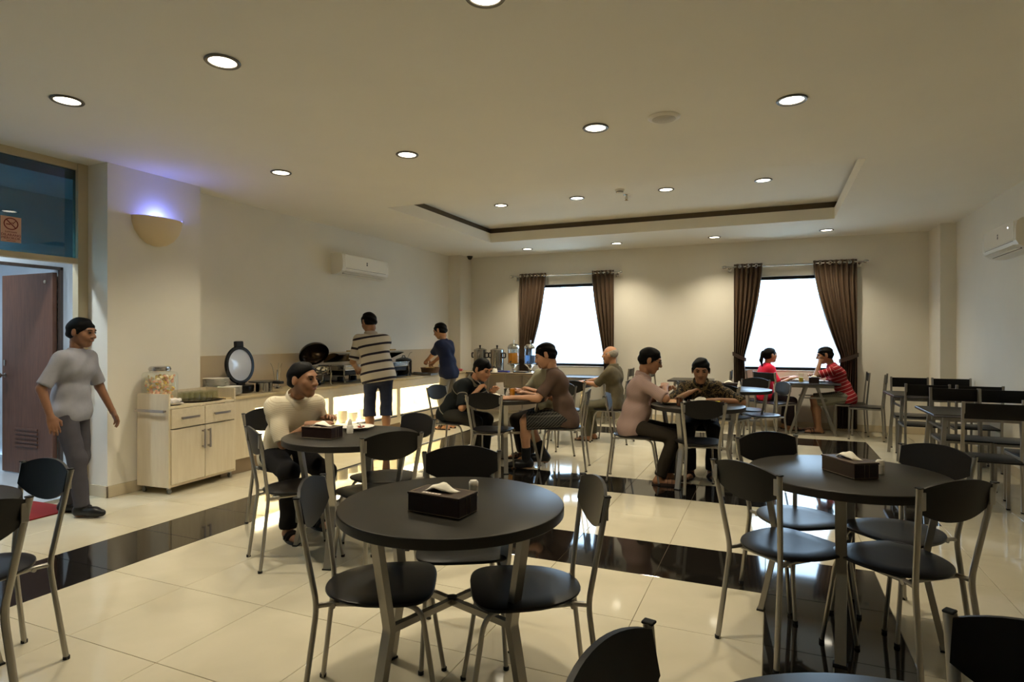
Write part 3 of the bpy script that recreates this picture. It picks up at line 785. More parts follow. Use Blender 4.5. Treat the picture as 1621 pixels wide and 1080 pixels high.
for k, (a, b) in enumerate(segs):
    t = thing('buffet_cabinet', 'pale buffet cabinet with %s, %s' % ('a lit open niche' if k < 3 else 'closed doors', own[k]), 'cabinet', ((XFc+XBk)/2, (a+b)/2, 0), 0, 'buffet cabinets')
    dx = (XFc-XBk)/2; h = (b-a)/2; L0 = -h + (.38 if k == 0 else .045); L1 = h - .045
    MB().box(-dx, dx, -h, L0, .16, .775).build('side_panel', maple, t, smooth=False)
    MB().box(-dx, dx, L1, h, .16, .775).build('side_panel', maple, t, smooth=False)
    MB().box(dx-.02, dx, L0, L1, .658, .775).build('fascia', maple2, t, smooth=False)
    MB().box(-dx, dx, L0, L1, .255, .285).build('niche_floor', niche_m, t, smooth=False)
    MB().box(dx-.004, dx+.003, L0, L1, .252, .268).build('edge_strip', blkp, t, smooth=False)
    MB().box(dx-.02, dx, L0, L1, .16, .252).build('bottom_panel', maple2, t, smooth=False)
    MB().box(-dx, -dx+.012, L0, L1, .285, .775).build('back_panel', niche_m, t, smooth=False)
    MB().box(-dx, dx-.02, L0, L1, .72, .735).build('niche_ceiling', niche_m, t, smooth=False)
    MB().box(-dx, dx-.06, -h, h, 0, .16).build('kick_plate', kick_m, t, smooth=False)
    if k == 3:
        for q in range(2): MB().box(dx-.018, dx, L0 + q*(L1-L0)/2 + .002, L0 + (q+1)*(L1-L0)/2 - .002, .27, .656, .002).build('door', maple, t, smooth=False)
        continue
    ls = MB().box(dx-.05, dx-.025, L0+.02, L1-.02, .706, .719).build('light_strip', mat('niche_light_strip', (255, 255, 255), .4, emit=(255, 232, 170), estr=7), t, smooth=False)
    ld = bpy.data.lights.new('niche_lamp', 'AREA'); ld.shape = 'RECTANGLE'; ld.size = .30; ld.size_y = (L1-L0)*.92; ld.energy = 13*(L1-L0); ld.color = (1, .88, .58)
    lo = bpy.data.objects.new('lamp', ld); C.objects.link(lo); lo.parent = t; lo.location = (-.04, (L0+L1)/2, .70)
wt_ = MB().box(XBk-.01, XFc+.012, 4.37, 9.87, .776, .802, .003).build('worktop', worktop_m, None, smooth=False)
tag(wt_, 'long cream stone worktop running over the buffet cabinets', 'worktop')
struct(MB().box(XL, XL+.012, 4.37, 9.87, .803, 1.205, .002).build('trim_5', mat('beige_splashback', (204, 186, 156), .3, var=.03, scale=3), smooth=False))
CZ = .802

# ---- rolling cart with drawers and doors
ct = thing('rolling_cart', 'pale wooden sideboard on castors with two drawers and two doors', 'cabinet', (-5.118, 4.058, 0), radians(94))
# local: x along the front (camera-left to right = +Y world), front towards -y (world +X)
HW, D0, D1 = .378, -.190, .190
for s in (-1, 1):
    MB().box(s*HW-.009, s*HW+.009, D0, D1, .065, .897, .002).build('side_panel', maple, ct, smooth=False)
MB().box(-HW+.009, HW-.009, D0+.004, D1, .765, .785, .001).build('top_board', maple2, ct, smooth=False)
MB().box(-HW+.009, HW-.009, D1-.014, D1, .065, .897, .001).build('back_board', maple, ct, smooth=False)
MB().box(-HW+.009, HW-.009, D0+.004, D1-.014, .065, .085, .001).build('bottom_board', maple, ct, smooth=False)
hm = mat('satin_bar_handle', (178, 170, 165), .3, .9)
for s in (-1, 1):
    x0, x1 = (-HW+.012, -.003) if s < 0 else (.003, HW-.012)
    dr = MB().box(x0, x1, D0-.012, D0+.006, .588, .760, .002).build('drawer', maple2, ct, smooth=False)
    xm = (x0+x1)/2
    hb = MB(); hb.box(xm-.095, xm+.095, D0-.048, D0-.038, .664, .686, .002); hb.box(xm-.08, xm-.07, D0-.04, D0-.012, .668, .682); hb.box(xm+.07, xm+.08, D0-.04, D0-.012, .668, .682); hb.build('handle', hm, dr, smooth=False)
    do = MB().box(x0, x1, D0-.012, D0+.006, .090, .578, .002).build('door', maple, ct, smooth=False)
    xh = s*.032
    hb = MB(); hb.box(xh-.009, xh+.009, D0-.048, D0-.038, .365, .545, .002); hb.box(xh-.006, xh+.006, D0-.04, D0-.012, .375, .39); hb.box(xh-.006, xh+.006, D0-.04, D0-.012, .52, .535); hb.build('handle', hm, do, smooth=False)
bar = MB(); bar.box(-HW-.048, -HW-.036, D0+.02, D1-.02, .735, .760, .002); bar.box(-HW-.04, -HW-.009, D0+.03, D0+.045, .74, .755); bar.box(-HW-.04, -HW-.009, D1-.045, D1-.03, .74, .755); bar.build('towel_bar', hm, ct, smooth=False)
for sx in (-1, 1):
    for sy in (D0+.04, D1-.04):
        w = MB(); w.lathe([(.0, -.009), (.02, -.009), (.024, -.006), (.024, .006), (.02, .009), (0, .009)], 14).xf(Matrix.Translation((sx*(HW-.03), sy, .0245)) @ Matrix.Rotation(pi/2, 4, 'Y'))
        cs = w.build('castor', mat('grey_castor_rubber', (120, 116, 108), .5), ct)
        MB().box(sx*(HW-.03)-.016, sx*(HW-.03)+.016, sy-.012, sy+.012, .05, .066).build('castor_fork', chrome, cs, smooth=False)

# ---- cracker jar on the cart
RXc = 4.05
jar = thing('cracker_jar', 'glass jar of coloured crackers with a chrome lid on the cart', 'jar', (-5.185, 3.81, .7865))
gl = thin_glass('clear_jar_glass', (252, 254, 252), .04)
def sqr(r, z, n=40, e=5):
    return [(r*abs(cos(a))**(2/e)*np.sign(cos(a)), r*abs(sin(a))**(2/e)*np.sign(sin(a)), z) for a in np.linspace(0, 2*pi, n+1)[:-1]]
def loft(rings, cap0=True, cap1=True):
    n = len(rings[0]); v = [p for r in rings for p in r]; f = []
    for j in range(len(rings)-1): f += [(j*n+i, j*n+(i+1) % n, (j+1)*n+(i+1) % n, (j+1)*n+i) for i in range(n)]
    if cap0: f.append(tuple(range(n-1, -1, -1)))
    if cap1: f.append(tuple((len(rings)-1)*n+i for i in range(n)))
    return MB().add(v, f)
loft([sqr(.112, 0), sqr(.120, .008), sqr(.120, .27), sqr(.112, .295), sqr(.085, .305, e=2), sqr(.085, .315, e=2)], cap1=False).build('glass_body', gl, jar)
ld_ = MB().lathe([(0, .352), (.075, .352), (.088, .346), (.09, .312), (.086, .308), (0, .308)], 32); ld_.build('lid', chrome, jar)
MB().lathe([(.0905, .318), (.094, .32), (.094, .332), (.0905, .334)], 32, caps=False).build('lid_band', chrome, jar)
random.seed(4)
ccols = [(252, 236, 190), (246, 208, 170), (252, 242, 216), (240, 186, 158), (250, 222, 124)]
parts_ = [MB() for _ in ccols]
for k in range(230):
    x, y = random.uniform(-.098, .098), random.uniform(-.098, .098); z = random.uniform(.016, .265)
    q = MB().ball((0, 0, 0), random.uniform(.011, .018), random.uniform(.011, .018), random.uniform(.004, .007), 7, 4)
    q.xf(Matrix.Translation((x, y, z)) @ Matrix.Rotation(random.uniform(0, 3), 4, 'X') @ Matrix.Rotation(random.uniform(0, 3), 4, 'Y'))
    parts_[k % 5].add(q.v, q.f)
me_all = MB(); fm = []
for i, p_ in enumerate(parts_):
    me_all.add(p_.v, p_.f); fm += [i]*len(p_.f)
cme = bpy.data.meshes.new('crackers'); cme.from_pydata(me_all.v, [], me_all.f)
for i, c_ in enumerate(ccols): cme.materials.append(mat('cracker_%d' % i, c_, .8))
cme.polygons.foreach_set('material_index', fm); cme.update()
cro = link('crackers', cme, jar); cro['kind'] = 'stuff'

# ---- on the cart: napkin plate, tray of glasses
pl_prof = [(0, .006), (.055, .006), (.075, .010), (.110, .021), (.113, .023), (.110, .024), (.075, .014), (.055, .010), (0, .010)]
plate_me = MB().lathe([(0, 0), (.06, 0), (.062, .004)] + [(r, z-.002) for r, z in pl_prof[2:]], 32).mesh('plate', white_c)
def plate(x, y, z, label, group=None, s=1.0, cat='plate', name='plate'):
    o = link(name, plate_me, None, (x, y, z)); o.scale = (s, s, s); return tag(o, label, cat, group)
plate(-5.03, 3.80, .7865, 'white plate of folded napkins at the front of the cart', s=.95)
random.seed(9)
for k, (dx, dy, dz, a) in enumerate([(0, 0, 0, .2), (.02, .03, .011, .7), (-.012, .055, .022, -.2)]):
    nb = MB(); nv = []
    for j in range(7):
        for i in range(7):
            nv.append((-.06+.02*i, -.045+.015*j, .004*sin(i*1.3+k)+.004*cos(j*1.7+k)))
    up_ = [(x, y, z+.008) for x, y, z in nv]
    fs = []
    for j in range(6):
        for i in range(6): q0 = j*7+i; fs += [(q0, q0+1, q0+8, q0+7), (49+q0, 49+q0+7, 49+q0+8, 49+q0+1)]
    for i in range(6): fs += [(i, 49+i, 49+i+1, i+1), (42+i, 43+i, 92+i, 91+i), (i*7, i*7+7, 49+i*7+7, 49+i*7), (i*7+6, 49+i*7+6, 49+i*7+13, i*7+13)]
    o = nb.add(nv, fs and [q for q in fs]).add([], []) if False else MB().add(nv+up_, fs)
    ob = o.build('napkin', mat('white_napkin_cloth', (242, 236, 228), .9), None, loc=(-5.03+dx*.6, 3.80+dy*.6, .810+dz), rz=a)
    tag(ob, ('bottom', 'middle', 'topmost')[k] + ' folded white napkin on the plate on the cart', 'napkin', 'napkins on the cart')
tr = MB().lathe([(0, 0), (.155, 0), (.175, .012), (.178, .014), (.172, .014), (.152, .005), (0, .005)], 40)
tr.v = [(x, y*1.25, z) for x, y, z in tr.v]
tag(tr.build('serving_tray', mat('dark_brown_tray', (44, 30, 22), .35), None, loc=(-5.13, 4.185, .7865)), 'dark oval tray full of upturned glasses on the cart', 'tray')
gme = MB().lathe([(.027, 0), (.030, .0), (.026, .085), (.024, .088), (0, .088), (0, .082), (.022, .082), (.027, 0)], 14, caps=False).mesh('glass', thin_glass('tumbler_glass', (251, 252, 248), .05))
for i in range(4):
    for j in range(6):
        x, y = -5.245 + i*.067, 4.02 + j*.066
        if ((x+5.13)/.155)**2 + ((y-4.185)/.195)**2 > 1.02: continue
        tag(link('drinking_glass', gme, None, (x, y, .792)), 'clear upturned glass on the dark cart tray, %s' % ('in the row at the wall', 'in the second row from the wall', 'in the third row from the wall', 'in the front row')[i], 'glass', 'upturned glasses on the tray')

# ---- plates, lids and dishes on the worktop
for k in range(13): plate(-5.36, 4.57, CZ + .0005 + k*.0125, ('topmost white dinner plate of the tall stack at the wall end of the buffet' if k == 12 else 'white dinner plate lower in the tall stack at the wall end of the buffet'), 'tall plate stack', 1.15)
for k in range(8): plate(-5.145, 4.555, CZ + .0005 + k*.0105, ('topmost white plate of the low stack behind the right end of the cart' if k == 7 else 'white plate lower in the low stack behind the right end of the cart'), 'low plate stack', 1.05)
def disc_lid():
    t = thing('round_cooker', 'round dark cooker with its glass lid standing open, beside the plates', 'cooker', (-5.33, 4.84, CZ), radians(-12))
    MB().lathe([(0, 0), (.13, 0), (.15, .015), (.155, .07), (.15, .085), (0, .085)], 32).build('base', blk, t)
    M_ = Matrix.Translation((-.02, .02, .30)) @ Matrix.Rotation(radians(107), 4, 'Z') @ Matrix.Rotation(radians(86), 4, 'X')
    MB().lathe([(.172, -.012), (.205, -.014), (.212, 0), (.205, .014), (.172, .012), (.172, -.012)], 48, caps=False).xf(M_).build('lid_rim', blk, t)
    MB().lathe([(0, .018), (.08, .014), (.173, .004), (.173, -.002), (0, -.002)], 48, caps=False).xf(M_).build('lid_glass', mat('pale_blue_lid_glass', (206, 214, 232), .18, .0, coat=.6), t)
    MB().box(-.055, .055, .195, .262, -.02, .022, .01).xf(M_).build('lid_handle', blkp, t, smooth=False)
    MB().box(-.05, .05, -.27, -.195, -.02, .02, .008).xf(M_).build('hinge', blkp, t, smooth=False)
disc_lid()
t = thing('steel_pot', 'steel pot with a flat black lid on the buffet', 'pot', (-5.16, 5.03, CZ))
MB().lathe([(0, 0), (.085, 0), (.09, .006), (.09, .105), (.093, .108), (.085, .108), (0, .1)], 32).build('body', chrome, t)
MB().lathe([(0, .109), (.16, .109), (.163, .114), (.16, .121), (0, .123)], 40).build('lid', blk, t)
MB().box(.14, .26, -.03, .03, .095, .125, .008).build('grip', blkp, t, smooth=False)
t = thing('ladle_stand', 'chrome stand with serving ladles on the buffet', 'utensil stand', (-5.36, 5.42, CZ))
MB().lathe([(0, 0), (.06, 0), (.062, .004), (.012, .010), (.007, .02), (.007, .22), (0, .222)], 20).build('stand', chrome, t)
for k in range(3):
    a = k*2.1; sp_ = MB().tube([(.02*cos(a), .02*sin(a), .03), (.05*cos(a), .05*sin(a), .25), (.075*cos(a), .075*sin(a), .30)], .004, 6); sp_.ball((.02*cos(a), .02*sin(a), .025), .03, .03, .012, 10, 6); sp_.build('ladle', chrome, t)
def dome(prof_r, h, n=32): return [(prof_r*cos(a), h*sin(a)) for a in np.linspace(0, pi/2, 9)]
def round_chafer(loc, rz, label):
    t = thing('round_chafing_dish', label, 'chafing dish', loc, rz)
    MB().lathe([(0, .155), (.12, .15), (.165, .17), (.178, .20), (.182, .235), (.190, .24), (.190, .246), (.17, .246), (.165, .235), (0, .23)], 40).build('water_pan', chrome, t)
    MB().lathe([(.170, .140), (.178, .140), (.178, .152), (.170, .152), (.170, .140)], 40, caps=False).build('frame_ring', chrome, t)
    for k in range(4):
        a = pi/4 + k*pi/2; c_, s_ = cos(a), sin(a)
        MB().tube(bez([((.185*c_, .185*s_, .235), 0), ((.205*c_, .205*s_, .14), .03), ((.19*c_, .19*s_, .03), .02), ((.215*c_, .215*s_, .006), 0)], 4), .012, 8).build('leg', chrome, t)
    MB().lathe([(0, .0), (.06, .0), (.06, .055), (.05, .06), (0, .06)], 20).build('burner', blk, t)
    MB().lathe([(0, .02), (.11, .02), (.115, .026), (0, .028)], 28).build('burner_shelf', blk, t)
    M_ = Matrix.Translation((0, .165, .245)) @ Matrix.Rotation(radians(-68), 4, 'X') @ Matrix.Translation((0, -.18, 0)) @ Matrix.Rotation(0, 4, 'X')
    M_ = Matrix.Translation((0, .18, .25)) @ Matrix.Rotation(radians(-48), 4, 'X') @ Matrix.Translation((0, -.18, 0))
    ldd = MB().lathe(dome(.188, .12), 40, caps=False); ldd.lathe(dome(.182, .115), 40, caps=False)
    lo_ = ldd.xf(M_).build('lid', mat('dark_lid_inside', (58, 48, 38), .22, .9), t)
    hk = MB().tube([(-.05, 0, .15), (.05, 0, .15)], .011, 8); hk.tube([(0, 0, .118), (0, 0, .15)], .008, 8); hk.xf(M_).build('lid_handle', chrome, lo_)
round_chafer((-5.29, 6.00, CZ), radians(62), 'round chrome chafing dish with its dome lid open, right of the seated man in cream')
def rect_chafer(loc, rz, L, label, opened):
    t = thing('chafing_dish', label, 'chafing dish', loc, rz)           # local: length along X, front towards -Y
    h = L/2
    MB().box(-h, h, -.17, .17, .165, .225, .008).build('water_pan', chrome, t, smooth=False)
    MB().box(-h-.012, h+.012, -.182, .182, .222, .236, .004).build('rim', chrome, t, smooth=False)
    for sx in (-1, 1):
        for sy in (-1, 1):
            MB().tube(bez([((sx*(h-.01), sy*.165, .22), 0), ((sx*(h+.01), sy*.178, .10), .03), ((sx*(h-.01), sy*.17, .012), .01), ((sx*(h+.015), sy*.19, .006), 0)], 4), .011, 8).build('leg', chrome if sy < 0 else blk, t)
    MB().box(-h+.02, h-.02, -.16, .16, .018, .028).build('shelf', blk, t, smooth=False)
    MB().box(-h+.03, h-.03, -.155, .155, .10, .16, .01).build('black_pan', blk, t, smooth=False)
    for sx in (-.5, .5): MB().lathe([(0, .028), (.045, .028), (.045, .075), (.03, .08), (0, .08)], 18, c=(sx*h, 0, 0)).build('burner', blk, t)
    # roll-top: half barrel about X, rolled back
    a0, a1 = (radians(60), radians(168)) if opened else (radians(2), radians(178))
    N = 14; v = []; f = []
    for rr in (.178, .172):
        for x in (-h, h):
            for i in range(N+1):
                a = a0 + (a1-a0)*i/N; v.append((x*(1 if rr > .175 else .985), -rr*cos(a), .236 + rr*sin(a)*.9))
    m_ = N+1
    for i in range(N):
        f += [(i, i+1, m_+i+1, m_+i), (2*m_+i, 3*m_+i, 3*m_+i+1, 2*m_+i+1)]
    f += [tuple(range(m_)), tuple(range(2*m_-1, m_-1, -1)), (0, m_, 3*m_, 2*m_), (N, 2*m_+N, 3*m_+N, m_+N)]
    rl = MB().add(v, f).build('roll_top', mat('dark_roll_top_steel', (96, 84, 66), .18, 1.0), t)
    az = a0 + .25; hk = MB().tube([(-.07, -.195*cos(az), .25+.195*sin(az)*.9), (.07, -.195*cos(az), .25+.195*sin(az)*.9)], .011, 8); hk.build('lid_handle', mat('brass', (170, 140, 80), .35, 1.0), rl)
rect_chafer((-5.30, 6.62, CZ), pi/2, .54, 'rectangular roll-top chafing dish left of the man in the striped polo shirt', True)
rect_chafer((-5.30, 7.62, CZ), pi/2, .50, 'rectangular roll-top chafing dish right of the man in the striped polo shirt', True)
t = thing('soup_kettle', 'black soup kettle right of the roll-top chafing dishes', 'kettle', (-5.34, 8.05, CZ))
MB().lathe([(0, 0), (.115, 0), (.125, .02), (.13, .24), (.12, .25), (0, .25)], 30).build('body', blk, t)
MB().lathe([(0, .29), (.05, .285), (.12, .262), (.123, .252), (0, .25)], 30).build('lid', blkp, t)
MB().tube([(-.03, 0, .286), (-.02, 0, .315), (.02, 0, .315), (.03, 0, .286)], .007, 8).build('knob', blkp, t)
MB().tube([(.03, .05, .26), (.06, .09, .36), (.08, .12, .37)], .005, 6).build('ladle', chrome, t)
# trays, a basket and packets towards the far end
for k, (x, y, w, d, lab) in enumerate([(-5.12, 8.36, .16, .12, 'silver serving tray of cutlery on the buffet, nearest the kettle'), (-5.32, 8.42, .16, .13, 'silver serving tray of cutlery on the buffet, at the wall')]):
    t = thing('cutlery_tray', lab, 'tray', (x, y, CZ))
    tm = MB(); tm.box(-w, w, -d, d, 0, .006); tm.box(-w, w, -d, -d+.006, .006, .03); tm.box(-w, w, d-.006, d, .006, .03); tm.box(-w, -w+.006, -d, d, .006, .03); tm.box(w-.006, w, -d, d, .006, .03)
    tm.build('dish', mat('brushed_steel', (170, 165, 155), .3, 1.0), t, smooth=False)
    for j in range(6):
        c_ = MB().tube([(-w+.03, -d+.03+j*.034, .012), (w-.06, -d+.035+j*.032, .014)], .005, 5); c_.ball((w-.05, -d+.035+j*.032, .014), .022, .012, .006, 8, 5); c_.build('spoon', chrome, t)
t = thing('bread_basket', 'brown woven basket the man in the navy shirt reaches into', 'basket', (-5.22, 8.66, CZ))
bm_ = mat('brown_wicker', (120, 92, 68), .8, var=.2, scale=60, bump=.6, bscale=120)
MB().lathe([(0, 0), (.10, 0), (.145, .03), (.16, .10), (.165, .105), (.152, .105), (.135, .035), (.09, .012), (0, .012)], 28).build('bowl', bm_, t)
for k in range(4): MB().ball((.055*cos(k*1.6), .055*sin(k*1.6), .075), .05, .04, .035).build('bread_roll', mat('bread_crust', (196, 160, 90), .7, var=.1, scale=30), t)
for k, (y, c_, lab) in enumerate([(9.20, (190, 60, 70), 'red'), (9.42, (214, 206, 196), 'white'), (9.62, (200, 90, 96), 'pink')]):
    tag(MB().box(-.11, .11, -.08, .08, 0, .035, .01).build('snack_packet', mat('packet_' + lab, c_, .35), None, loc=(-5.25, y, CZ), rz=.2*k), '%s snack packet at the far end of the buffet' % lab, 'packet', 'packets at the far end of the buffet')
cb = MB().lathe([(.05, 0), (.075, .01), (.09, .14), (.07, .16), (.065, .16), (.082, .14), (.068, .02), (0, .01)], 16)
tag(cb.build('plastic_bag', mat('pale_blue_plastic', (176, 192, 212), .35), None, loc=(-5.08, 8.86, CZ)), 'pale blue plastic bag on the buffet beside the man in navy', 'bag')
# crockery inside the lit niches
bowl_me = MB().lathe([(0, 0), (.035, 0), (.04, .006), (.075, .05), (.078, .055), (.072, .053), (.036, .012), (0, .010)], 24).mesh('bowl', white_c)
for (y, n, wh) in ((6.15, 5, 'first stack of the middle niche'), (6.36, 6, 'second stack of the middle niche'), (6.57, 4, 'third stack of the middle niche'), (6.80, 5, 'fourth stack of the middle niche'), (5.15, 5, 'left stack of the first niche'), (5.45, 4, 'right stack of the first niche')):
    for k in range(n):
        tag(link('bowl', bowl_me, None, (-5.17, y, .2855 + k*.022)), 'white bowl in the %s under the buffet, %s' % (wh, 'on top' if k == n-1 else 'below the top'), 'bowl', 'bowls in the lit niches')

# ================================================================== drinks table in the back corner
t = thing('drinks_table', 'straight drinks table with grey front panels under the urns', 'table', (-4.36, 9.80, 0))
MB().box(-.78, .78, -.30, .30, .765, .795, .004).build('tabletop', mat('pale_table_laminate', (196, 176, 146), .4, var=.04, scale=8), t, smooth=False)
MB().box(-.78, .78, -.303, -.295, .772, .790).build('metal_edge', mat('dark_table_edge', (60, 54, 48), .4), t, smooth=False)
for k in range(4): MB().box(-.70+k*.33, -.70+k*.33+.322, .10, .115, .10, .765, .002).build('front_panel', mat('grey_panel', (158, 148, 138), .6, var=.03), t, smooth=False)
for sx in (-1, 1):
    for sy in (-1, 1): MB().tube([(sx*.66, sy*.22, .765), (sx*.72, sy*.26, 0)], .014, 8).build('leg', metal, t)
    MB().tube([(sx*.68, -.23, .55), (sx*.40, -.20, .765)], .009, 8).build('brace', metal, t)
DZ = .7955
urn_m = mat('brushed_urn_steel', (176, 174, 168), .22, 1.0)
def urn(x, label):
    t = thing('coffee_urn', label, 'urn', (x, 9.80, DZ), 0, 'coffee urns on the drinks table')
    MB().lathe([(0, .02), (.115, .02), (.12, .025), (.12, .385), (.116, .39), (0, .39)], 32).build('body', urn_m, t)
    MB().lathe([(0, 0), (.125, 0), (.128, .02), (.12, .03), (0, .03)], 32).build('base', blkp, t)
    lo_ = MB().lathe([(0, .425), (.05, .42), (.11, .40), (.122, .39), (.122, .384), (0, .384)], 32).build('lid', urn_m, t)
    MB().lathe([(0, .475), (.016, .472), (.02, .455), (.012, .44), (.012, .42), (0, .42)], 16).build('knob', blkp, lo_)
    for s in (-1, 1): MB().sweep(bez([((s*.115, 0, .33), 0), ((s*.165, 0, .335), .02), ((s*.165, 0, .25), .02), ((s*.118, 0, .25), 0)], 3), oval(.012, .016), up=(0, 1, 0)).build('handle', blkp, t)
    MB().tube([(0, -.115, .09), (0, -.165, .09), (0, -.17, .06)], .011, 8).build('tap', blkp, t)
    MB().tube([(.05, -.115, .05), (.05, -.122, .34)], .006, 8).build('gauge', gl, t)
urn(-4.86, 'steel coffee urn in the corner, left of the pair')
urn(-4.52, 'steel coffee urn next to the juice dispenser, right of the pair')
def dispenser(x, label, juice, lev):
    t = thing('drink_dispenser', label, 'drink dispenser', (x, 9.80, DZ))
    MB().lathe([(0, 0), (.10, 0), (.10, .008), (.03, .02), (.025, .05), (.04, .09), (.09, .13), (.108, .14), (.108, .155), (0, .15)], 32).build('pedestal', chrome, t)
    MB().lathe([(.10, .155), (.10, .42)], 32, caps=False).build('cylinder', thin_glass('dispenser_acrylic', (240, 246, 250), .1), t)
    MB().lathe([(0, .158), (.095, .158), (.095, lev), (0, lev)], 32).build('drink', juice, t)
    MB().lathe([(.033, .158), (.033, .40)], 20, caps=False).build('ice_tube', thin_glass('dispenser_acrylic', (240, 246, 250), .1), t)
    lo_ = MB().lathe([(.106, .415), (.108, .43), (.10, .46), (.07, .49), (.03, .505), (0, .508)], 32, caps=False).build('lid', chrome, t)
    MB().lathe([(0, .565), (.014, .56), (.016, .545), (.008, .53), (.008, .505), (0, .505)], 14).build('knob', chrome, lo_)
    MB().tube([(0, -.095, .19), (0, -.14, .19), (0, -.145, .165)], .010, 8).build('tap', blkp, t)
    for s in (-1, 1): MB().tube([(s*.104, 0, .14), (s*.104, 0, .43)], .005, 6).build('side_rod', chrome, t)
dispenser(-4.20, 'drink dispenser half full of orange juice, with a chrome dome lid', mat('orange_juice', (236, 150, 30), .3, emit=None), .335)
dispenser(-3.88, 'drink dispenser of water with a chrome dome lid, beside the curtain', mat('blue_tinted_water', (120, 150, 190), .1, trans=.6, ior=1.33), .30)
cup_me = MB().lathe([(.052, 0), (.055, .001), (.035, .058), (.03, .062), (0, .063), (0, .058), (.03, .056), (.052, 0)], 24, caps=False).mesh('cup', white_c)
for x, lab in ((-4.60, 'left'), (-4.47, 'right')): tag(link('bowl', cup_me, None, (x, 9.60, DZ)), 'white upturned bowl in front of the urns, %s one of two' % lab, 'bowl', 'upturned bowls on the drinks table')
tag(MB().box(-.10, .10, -.05, .05, 0, .03, .008).build('folded_cloth', mat('blue_cloth', (60, 66, 140), .9), None, loc=(-4.30, 9.60, DZ)), 'folded blue cloth in front of the juice dispenser', 'cloth')
tag(MB().box(-.12, .12, -.07, .07, 0, .02, .006).build('drip_tray', blkp, None, loc=(-3.98, 9.60, DZ)), 'dark drip tray in front of the water dispenser', 'tray')

# ================================================================== curtains
cur_m = mat('brown_satin_curtain', (88, 70, 54), .5, var=.06, scale=10, bump=.1, bscale=400)
def curtain(label, xo, xi_top, xi_tie, xi_bot, ztie, zbot, ztop=2.575, y=YB-.105, pleats=7):
    """xo: outer edge; inner edge runs from xi_top (rod) to xi_tie (tie-back) to xi_bot"""
    t = thing('curtain', label, 'curtain', (xo, y, 0)); s = 1 if xi_top > xo else -1
    NU, NV = pleats*8 + 1, 40; v = []
    for j in range(NV):
        z = ztop + (zbot - ztop)*j/(NV-1)
        if z > ztie:
            q = (ztop - z)/(ztop - ztie); q = q**1.55; xi = xi_top + (xi_tie - xi_top)*q
        else:
            q = (ztie - z)/(ztie - zbot + 1e-9); xi = xi_tie + (xi_bot - xi_tie)*min(1, q*2.2)**.8
        wd = abs(xi - xo); amp = .032*min(1.25, .45 + .6*abs(xi_top-xo)/max(wd, .05)*.5)
        for i in range(NU):
            u = i/(NU-1); x = xo + (xi - xo)*u - xo
            ph = u*pleats*2*pi
            v.append((x, amp*sin(ph + .35*sin(5*z)) + .012*sin(2.3*ph+z*3)*(1-(z-zbot)/(ztop-zbot)), z))
    f = [(j*NU+i, j*NU+i+1, (j+1)*NU+i+1, (j+1)*NU+i) for j in range(NV-1) for i in range(NU-1)]
    mb = MB().add(v, f)
    o = mb.build('drape', cur_m, t)
    sl = o.modifiers.new('thickness', 'SOLIDIFY'); sl.thickness = .003
    # tie-back band
    tw = abs(xi_tie - xo); pts = []
    for a in np.linspace(0, 2*pi, 25)[:-1]: pts.append((s*tw*.5 + s*(tw*.5+.02)*cos(a), .055*sin(a), ztie + .05*s*cos(a)*(-1)*s))
    MB().sweep(pts, [(-.004, -.028), (.004, -.028), (.004, .028), (-.004, .028)], up=(0, 0, 1), closed=True).build('tie_back', mat('dark_brown_tie', (62, 46, 36), .6), t)
    MB().tube([(-s*.02, .02, ztie+.05), (-s*.035, .09, ztie+.06)], .006, 6).build('tie_hook', chrome, t)
    n = pleats + 1
    for k in range(n):
        u = (k + .5)/n; g = []
        MB().lathe([(.020, -.002), (.028, -.002), (.028, .002), (.020, .002), (.020, -.002)], 16, caps=False).xf(Matrix.Translation(((xi_top-xo)*u, -.034 if k % 2 else .0, ztop-.045)) @ Matrix.Rotation(pi/2, 4, 'X') @ Matrix.Rotation(radians(35*(-1)**k), 4, 'Y')).build('eyelet', chrome, t)
curtain('brown curtain tied back on the left side of the left window', -4.26, -3.74, -4.06, -4.04, 1.02, .04)
curtain('brown curtain tied back on the right side of the left window', -2.50, -2.89, -2.66, -2.68, 1.02, .04, pleats=5)
curtain('brown curtain tied back on the left side of the right window', -.55, -.13, -.39, -.38, 1.10, .04, pleats=6)
curtain('wide brown curtain tied back on the right side of the right window', 1.165, .58, .95, .90, 1.10, .04, pleats=8)
for xa, xb, lab in ((-4.40, -2.40, 'left'), (-.68, 1.27, 'right')):
    r = thing('curtain_rod', 'chrome curtain rod with end knobs above the %s window' % lab, 'curtain rod', ((xa+xb)/2, YB-.105, 2.53), 0, 'curtain rods')
    h = (xb-xa)/2; MB().tube([(-h, 0, 0), (h, 0, 0)], .013, 12).build('rod', chrome, r)
    for s in (-1, 1):
        MB().lathe([(0, -.045), (.018, -.04), (.026, -.02), (.026, .012), (.016, .03), (0, .03)], 16).xf(Matrix.Translation((s*(h+.02), 0, 0)) @ Matrix.Rotation(s*pi/2, 4, 'Y')).build('finial', chrome, r)
        br = MB().tube([(s*(h-.06), 0, -.005), (s*(h-.06), .06, -.03), (s*(h-.06), .104, -.03)], .007, 8); br.box(s*(h-.06)-.025, s*(h-.06)+.025, .098, .105, -.07, .01); br.build('bracket', chrome, r)
